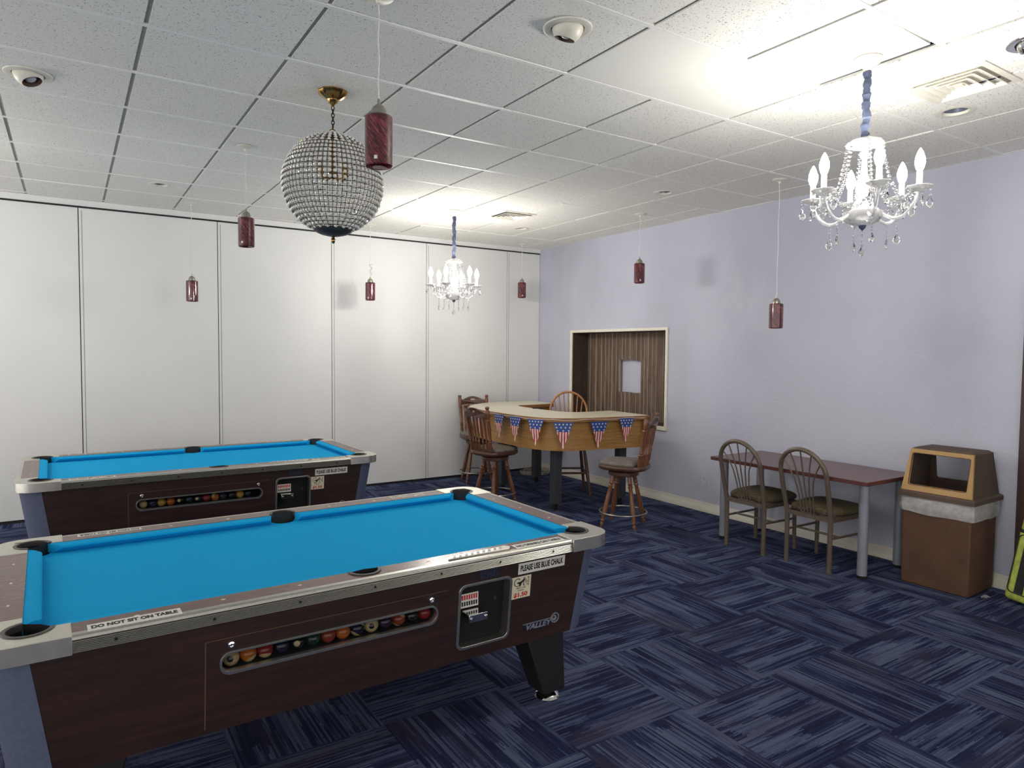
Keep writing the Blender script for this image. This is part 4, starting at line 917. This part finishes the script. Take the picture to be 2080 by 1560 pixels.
def bar_stool():
    t = thing('bar_stool', (0, 0, 0), '', 'bar stool', 'turned-leg swivel bar stools')
    D = [(0.195, -0.15), (0.215, -0.08), (0.215, 0.08), (0.195, 0.15), (0.12, 0.195), (0.0, 0.21), (-0.12, 0.205), (-0.20, 0.17), (-0.235, 0.09), (-0.24, 0.0), (-0.235, -0.09), (-0.20, -0.17), (-0.12, -0.205), (0.0, -0.21), (0.12, -0.195)]
    D = smooth_loop(D, 3)
    s = MB(); s.loft([[(a*k, b*k, z) for a, b in D] for k, z in ((0.90, 0.545), (0.985, 0.555), (1.0, 0.568), (1.0, 0.582), (0.97, 0.592))]); s.build('seat', M['stool_dark'], t, angle=50)
    C = [(max(-0.155, a)*1.0, b) for a, b in D]
    s = MB(); s.loft([[(a*k, b*k, z) for a, b in C] for k, z in ((0.94, 0.588), (0.985, 0.600), (0.97, 0.615), (0.90, 0.626), (0.6, 0.632))]); s.build('cushion', M['suede'], t, angle=60)
    s = MB(); s.lathe([(0, 0.485), (0.135, 0.485), (0.145, 0.492), (0.145, 0.522), (0.13, 0.530), (0.11, 0.532), (0.11, 0.546), (0, 0.546)], 28); s.build('swivel_base', M['stool_dark'], t)
    for sx in (-1, 1):
        for sy in (-1, 1): s = MB(); turned(s, (sx*0.163, sy*0.163, 0.0), (sx*0.078, sy*0.078, 0.49), LEGP); s.build('leg', M['stool'], t)
    s = MB(); s.tube([(0.222*cos(2*pi*i/40), 0.222*sin(2*pi*i/40), 0.135) for i in range(40)], 0.008, 8, True); s.build('foot_ring', M['steel'], t)
    for sy in (-1, 1):
        s = MB(); turned(s, (-0.185, sy*0.155, 0.585), (-0.268, sy*0.178, 1.078), POST); s.build('back_post', M['stool'], t)
    for k in range(5):
        u = (k-2)/2; s = MB(); turned(s, (-0.205+0.018*abs(u), u*0.105, 0.585), (-0.262, u*0.115, 0.965), SPIN, 1.0, 8); s.build('spindle', M['stool'], t)
    # crest rail with a hand slot, curved in plan
    topz = lambda u: 1.045+0.014*cos(u*pi*1.1)-0.012*abs(u)**2*2; out = []
    n = 20; ol = [(-0.172+0.344*k/n, 0.958+0.006*cos(pi*(k/n-0.5)*2)) for k in range(n+1)]+[(0.172-0.344*k/n, topz((0.172-0.344*k/n)/0.172)) for k in range(n+1)]
    sl_ = rrect(-0.032, 1.008, 0.032, 1.030, 0.010, 4)
    fn = lambda u, v, w_: (-0.262-0.022*(v-0.96)/0.1*0.8-0.03*(1-(u/0.172)**2)+w_, u, v)
    s = MB(); s.prism([ol, sl_], -0.012, 0.010, 0, fn=fn); s.build('crest_rail', M['stool_dark'], t, bevel=0.003)
    return t
st0 = bar_stool()
def place(o, x, y, deg, lb, z=0): o.location = (x, y, z); o.rotation_euler = (0, 0, radians(deg)); o['label'] = lb; return o
st1 = copy_tree(st0); st2 = copy_tree(st0)
place(st0, -1.105, -2.985, 121, 'brown wooden swivel bar stool in front of the right end of the counter')
place(st1, -1.69, -1.60, 9, 'brown wooden swivel bar stool at the left side of the counter, nearer of two')
place(st2, -1.21, -0.385, -108, 'brown wooden swivel bar stool behind the counter back-left corner, against the partition')
def windsor():
    t = thing('windsor_stool', (-0.62, -1.55, 0), 'honey-coloured hoop-back bar stool inside the curve of the counter', 'bar stool', None, radians(-119))
    s = MB(); D = smooth_loop([(0.2, -0.13), (0.215, 0.0), (0.2, 0.13), (0.1, 0.2), (-0.08, 0.205), (-0.19, 0.14), (-0.215, 0), (-0.19, -0.14), (-0.08, -0.205), (0.1, -0.2)], 4)
    s.loft([[(a*k, b*k, z) for a, b in D] for k, z in ((0.86, 0.61), (0.98, 0.625), (1.0, 0.64), (0.96, 0.652), (0.7, 0.645))]); s.build('seat', M['windsor'], t, angle=60)
    for sx in (-1, 1):
        for sy in (-1, 1):
            s = MB(); X, L = aim((sx*0.20, sy*0.195, 0), (sx*0.12, sy*0.12, 0.62)); s.lathe([(0, 0), (0.013, 0), (0.021, L*0.45), (0.019, L*0.7), (0.015, L), (0, L)], 12, 0, X); s.build('leg', M['stool_dark'], t)
    for a, b in (((0.166, -0.163), (0.166, 0.163)), ((-0.166, -0.163), (-0.166, 0.163)), ((-0.166, 0.163), (0.166, 0.163)), ((-0.166, -0.163), (0.166, -0.163))):
        s = MB(); s.tube([(*a, 0.262), (*b, 0.262)], 0.012, 10); s.build('stretcher', M['stool_dark'], t)
    lean = lambda z: -0.175-0.20*(z-0.64); W, zt = 0.215, 1.165
    hp = [(lean(0.64), -W*0.84, 0.64), (lean(0.75), -W*0.95, 0.75), (lean(0.86), -W*1.03, 0.86)]+[(lean(0.93+(zt-0.93)*sin(a)), -W*1.03*cos(a), 0.93+(zt-0.93)*sin(a)) for a in [pi*k/18 for k in range(19)]]+[(lean(0.86), W*1.03, 0.86), (lean(0.75), W*0.95, 0.75), (lean(0.64), W*0.84, 0.64)]
    s = MB(); s.tube(hp, 0.0135, 10); s.build('hoop', M['windsor'], t)
    for k in range(7):
        u = (k-3)/3.6; yb, yt = u*0.13, u*0.205; zz = 0.93+(zt-0.93)*sqrt(max(0, 1-(yt/(W*1.03))**2))-0.004
        s = MB(); s.tube([(lean(0.645), yb, 0.645), (lean((0.645+zz)/2), (yb+yt)/2, (0.645+zz)/2), (lean(zz), yt, zz)], [0.006, 0.0085, 0.006], 8); s.build('spindle', M['windsor'], t)
windsor()

# ------------------------------------------------------------------ desk and dining chairs
def desk():
    t = thing('desk', (-0.45, -4.46, 0), 'long dark red laminate desk against the lavender wall', 'desk')
    MB().box((-0.345, -0.71, 0.712), (0.352, 0.70, 0.742)).build('desktop', M['desk'], t, bevel=0.003)
    for x in (-0.185, 0.312):
        for y in (-0.60, 0.675):
            x_ = x
            s = MB(); s.lathe([(0, 0.022), (0.035, 0.022), (0.035, 0.712), (0, 0.712)], 24, 0, Matrix.Translation((x_, y, 0))); l = s.build('leg', M['silver_leg'], t)
            s = MB(); s.lathe([(0, 0), (0.036, 0), (0.037, 0.022), (0, 0.022)], 20, 0, Matrix.Translation((x_, y, 0))); s.build('foot', M['blackm'], l)
desk()
def dining_chair():
    t = thing('dining_chair', (0, 0, 0), '', 'chair', 'metal fan-back chairs at the desk')
    lean = lambda z: -0.2-0.24*max(0, z-0.40)
    zt = 0.925; zs = 0.735; W = 0.187
    hp = [(-0.2, -0.185, 0.0), (-0.2, -0.186, 0.25), (-0.2, -0.188, 0.40), (lean(0.5), -0.193, 0.5), (lean(0.62), -0.196, 0.62)]+[(lean(zs+(zt-zs)*sin(a)), -0.197*cos(a), zs+(zt-zs)*sin(a)) for a in [pi*k/20 for k in range(21)]]
    hp += [(lean(0.62), 0.196, 0.62), (lean(0.5), 0.193, 0.5), (-0.2, 0.188, 0.40), (-0.2, 0.186, 0.25), (-0.2, 0.185, 0.0)]
    s = MB(); s.tube(hp, 0.018, 12); s.build('back_frame', M['taupe'], t)
    for sy in (-1, 1):
        s = MB(); s.tube([(0.2, sy*0.195, 0), (0.195, sy*0.19, 0.41)], 0.0165, 12); s.build('leg', M['taupe'], t)
        s = MB(); s.tube([(-0.2, sy*0.186, 0.26), (0.197, sy*0.192, 0.26)], 0.010, 8); s.build('stretcher', M['taupe'], t)
        s = MB(); s.box((-0.2, sy*0.19-0.012, 0.385), (0.2, sy*0.19+0.012, 0.42)); s.build('seat_rail', M['taupe'], t)
    s = MB(); s.box((-0.212, -0.19, 0.385), (-0.188, 0.19, 0.42)); s.build('seat_rail', M['taupe'], t)
    s = MB(); s.tube([(-0.08, -0.19, 0.26), (-0.08, 0.19, 0.26)], 0.009, 8); s.build('stretcher', M['taupe'], t)
    D = smooth_loop([(0.235, -0.17), (0.25, 0), (0.235, 0.17), (0.17, 0.21), (0, 0.212), (-0.15, 0.185), (-0.19, 0.15), (-0.195, 0), (-0.19, -0.15), (-0.15, -0.185), (0, -0.212), (0.17, -0.21)], 3)
    s = MB(); s.loft([[(a*k, b*k, z) for a, b in D] for k, z in ((0.9, 0.42), (0.98, 0.432), (1.0, 0.448), (0.96, 0.468), (0.84, 0.484), (0.55, 0.496), (0.2, 0.5))]); s.build('seat_cushion', M['olive'], t, angle=70)
    for k in range(5):
        u = (k-2)/2; yb = u*0.055; ang = pi/2-u*0.98; yt = 0.197*cos(ang); zz = zs+(zt-zs)*sin(ang); zb = 0.42
        P = [(lean(zb)-0.004, yb, zb), (lean(0.55), yb*1.08, 0.55), (lean(0.68), yb+(yt-yb)*0.22, 0.68), (lean((0.68+zz)/2), yb+(yt-yb)*0.55, (0.68+zz)/2), (lean(zz), yt, zz)]
        s = MB(); s.tube(P, 0.0055, 7); s.build('spindle', M['taupe'], t)
    return t
c0 = dining_chair(); c1 = copy_tree(c0)
place(c0, -0.587, -4.133, 0, 'taupe metal fan-back chair at the desk, left of the pair')
place(c1, -0.548, -4.694, -1.5, 'taupe metal fan-back chair at the desk, right of the pair')

# ------------------------------------------------------------------ waste bin
def trash_can():
    t = thing('trash_can', (-0.245, -5.458, 0), 'brown square waste bin with hooded lid and clear bag, right of the desk', 'trash can', None, radians(1.5))
    s = MB(); hx, hy = 0.200, 0.221
    s.loft([[(sx*hx*k, sy*hy*k, z) for sx, sy in ((-1, -1), (1, -1), (1, 1), (-1, 1))] for k, z in ((0.975, 0.0), (1.0, 0.03), (1.02, 0.62))]); s.build('body', M['bin'], t, bevel=0.010)
    b = MB(); n = 64; lo = []
    for z, out in ((0.645, 0.008), (0.62, 0.020), (0.595, 0.016), (0.57, 0.021), (0.545, 0.015), (0.525, 0.012)):
        ring = []
        for i in range(n):
            a = 2*pi*i/n; c_, s_ = cos(a), sin(a); m_ = max(abs(c_)/(hx*1.03), abs(s_)/(hy*1.03)); r_ = 1/m_
            o_ = out+0.007*noise.noise((c_*4+z*9, s_*4, z*30)); zz = z+0.012*noise.noise((c_*2.5, s_*2.5, 3.1))*(1 if z < 0.6 else 0.3)+0.012*s_*(0.62-z)*8*0.3
            ring.append((c_*(r_+o_), s_*(r_+o_), zz))
        lo.append(ring)
    b.loft(lo, caps=False); b.build('bin_liner', M['bag'], t, fix=False)
    # lid: flared rim and a hood open at front and back
    lid = MB(); R1, R2 = (0.232, 0.252), (0.222, 0.240)
    lid.loft([[(sx*p[0], sy*p[1], z) for sx, sy in ((-1, -1), (1, -1), (1, 1), (-1, 1))] for p, z in ((R1, 0.637), (R1, 0.668), (R2, 0.676), ((0.20, 0.222), 0.676), ((0.20, 0.222), 0.640))], caps=False)
    lido = lid.build('lid_rim', M['bin_dark'], t, bevel=0.004)
    xf = lambda z: -0.212+0.24*(z-0.676)*1.0; xb = lambda z: 0.205-0.16*(z-0.676); yw = lambda z: 0.232-0.028*(z-0.676)/0.30
    for sy in (-1, 1):
        s = MB(); s.loft([[(xf(z), sy*(yw(z)-0.010), z), (xb(z), sy*(yw(z)-0.010), z), (xb(z), sy*yw(z), z), (xf(z), sy*yw(z), z)] for z in (0.672, 0.965)]); s.build('hood_side', M['bin_dark'], t)
    zt_ = 0.965; s = MB()
    s.loft([[(xf(z)+d, -yw(z)+d, z), (xb(z)-d, -yw(z)+d, z), (xb(z)-d, yw(z)-d, z), (xf(z)+d, yw(z)-d, z)] for z, d in ((zt_-0.012, 0.0), (zt_+0.008, 0.002), (zt_+0.018, 0.018))]); s.build('hood_top', M['bin_dark'], t, bevel=0.006)
    fnf = lambda u, v, w_: (xf(v)+w_, u, v)
    s = MB(); ow = [(-yw(0.674), 0.674), (yw(0.674), 0.674), (yw(0.972), 0.972), (-yw(0.972), 0.972)]; iw = rrect(-0.188, 0.722, 0.186, 0.942, 0.012, 3)
    s.prism([ow, iw], -0.006, 0.014, 0, fn=fnf); s.build('hood_front', M['bin_tan'], t, bevel=0.002)
    rs = MB(); rs.prism([rrect(-0.192, 0.718, 0.190, 0.946, 0.015, 3), iw], -0.0066, -0.0045, 0, fn=fnf); rs.prism([[(-yw(0.675), 0.672), (yw(0.675), 0.672), (yw(0.68), 0.680), (-yw(0.68), 0.680)]], -0.0066, -0.002, 0, fn=fnf); rs.build('rust_streak', M['rust'], t)
    s = MB(); ow = [(-yw(0.674), 0.674), (yw(0.674), 0.674), (yw(0.972), 0.972), (-yw(0.972), 0.972)]; iw = rrect(-0.17, 0.735, 0.17, 0.93, 0.012, 3)
    s.prism([ow, iw], -0.012, 0.0, 0, fn=lambda u, v, w_: (xb(v)+w_, u, v)); s.build('hood_back', M['bin_dark'], t)
trash_can()

# ------------------------------------------------------------------ lime bag leaning at the right edge
def lime_bag():
    t = thing('zip_bag', (-0.225, -5.93, 0.0), 'lime green and black zip bag leaning by the doorway at the right edge', 'bag'); t.rotation_euler = (radians(7.0), radians(5), 0)
    # local: y across, x depth, z up
    def sec(z, k): return [(a*k, b*k+0.0, z) for a, b in rrect(-0.075, -0.10, 0.075, 0.10, 0.03, 4)]
    s = MB(); s.loft([sec(z, k) for z, k in ((0.020, 0.86), (0.032, 0.98), (0.06, 1.0), (0.47, 0.93), (0.475, 0.9))]); s.build('lower_pocket', M['lime'], t, angle=50)
    s = MB(); s.loft([sec(z, k) for z, k in ((0.470, 0.9), (0.478, 0.955), (0.488, 0.955), (0.494, 0.9))]); s.build('seam_band', M['lime_dark'], t, angle=50)
    s = MB(); s.loft([sec(z, k) for z, k in ((0.49, 0.88), (0.50, 0.92), (0.60, 0.90), (0.605, 0.84))]); s.build('upper_pocket', M['lime'], t, angle=50)
    s = MB(); s.loft([sec(z, k) for z, k in ((0.60, 0.8), (0.61, 0.86), (0.63, 0.86), (0.64, 0.8))]); s.build('neck_band', M['lime_dark'], t, angle=50)
    s = MB(); s.loft([sec(z, k) for z, k in ((0.635, 0.78), (0.65, 0.84), (1.0, 0.78), (1.04, 0.7), (1.05, 0.4))]); s.build('top_section', M['lime'], t, angle=50)
    zf = lambda z: -0.0755*(1.0-0.07*(z-0.06)/0.41)
    s = MB(); s.prism([[(-0.005, 0.075), (0.045, 0.075), (0.045, 0.46), (0.000, 0.46)]], -0.004, 0.002, 0, fn=lambda u, v, w_: (zf(v)+w_, u, v)); s.build('stripe', M['lime_dark'], t)
    pts = [(zf(z)-0.002, y, z) for y, z in rrect(-0.085, 0.07, 0.085, 0.462, 0.03, 5)]
    s = MB(); s.tube(pts, 0.0035, 6, True); s.build('zip', M['lime_dark'], t)
lime_bag()

# ------------------------------------------------------------------ small things
def outlet():
    t = thing('wall_outlet', (0, -2.997, 0.314), 'pale double wall outlet left of the desk', 'outlet')
    MB().box((-0.006, -0.036, -0.058), (0.0, 0.036, 0.058)).build('cover_plate', M['outlet'], t, bevel=0.003)
    for z in (-0.026, 0.026):
        s = MB(); s.prism([rrect(-0.017, z-0.017, 0.017, z+0.017, 0.009, 4)], -0.009, -0.005, 0, fn=lambda u, v, w_: (w_, u, v)); so = s.build('socket', M['outlet'], t)
        s = MB(); [s.box((-0.0095, y-0.0015, z-0.004), (-0.0088, y+0.0015, z+0.008)) for y in (-0.007, 0.007)]; s.build('slots', M['ink'], so)
outlet()
cc = MB(); P = []
rnd = random.Random(9)
for k in range(150):
    a = k*2*pi/24; r_ = 0.15+0.018*sin(k*0.37)+0.012*sin(k*1.1); P.append((-0.28+r_*cos(a)*1.25, -0.33+r_*sin(a), 0.006+0.052*k/150+0.004*sin(k*0.8)))
cc.tube(P, 0.0048, 6); tag(cc.build('cable_coil', M['cable']), 'coil of beige cable on the floor in the back corner behind the counter legs', 'cable')
wr = MB(); wr.tube([(-0.30+0.03*cos(a), -5.735+0.02*sin(a*2), 0.006+0.004*sin(a*3)) for a in [0.5*k for k in range(14)]], 0.003, 5); tag(wr.build('wrapper_scrap', M['wrapper']), 'tiny clear plastic scrap on the carpet by the bin', 'litter')
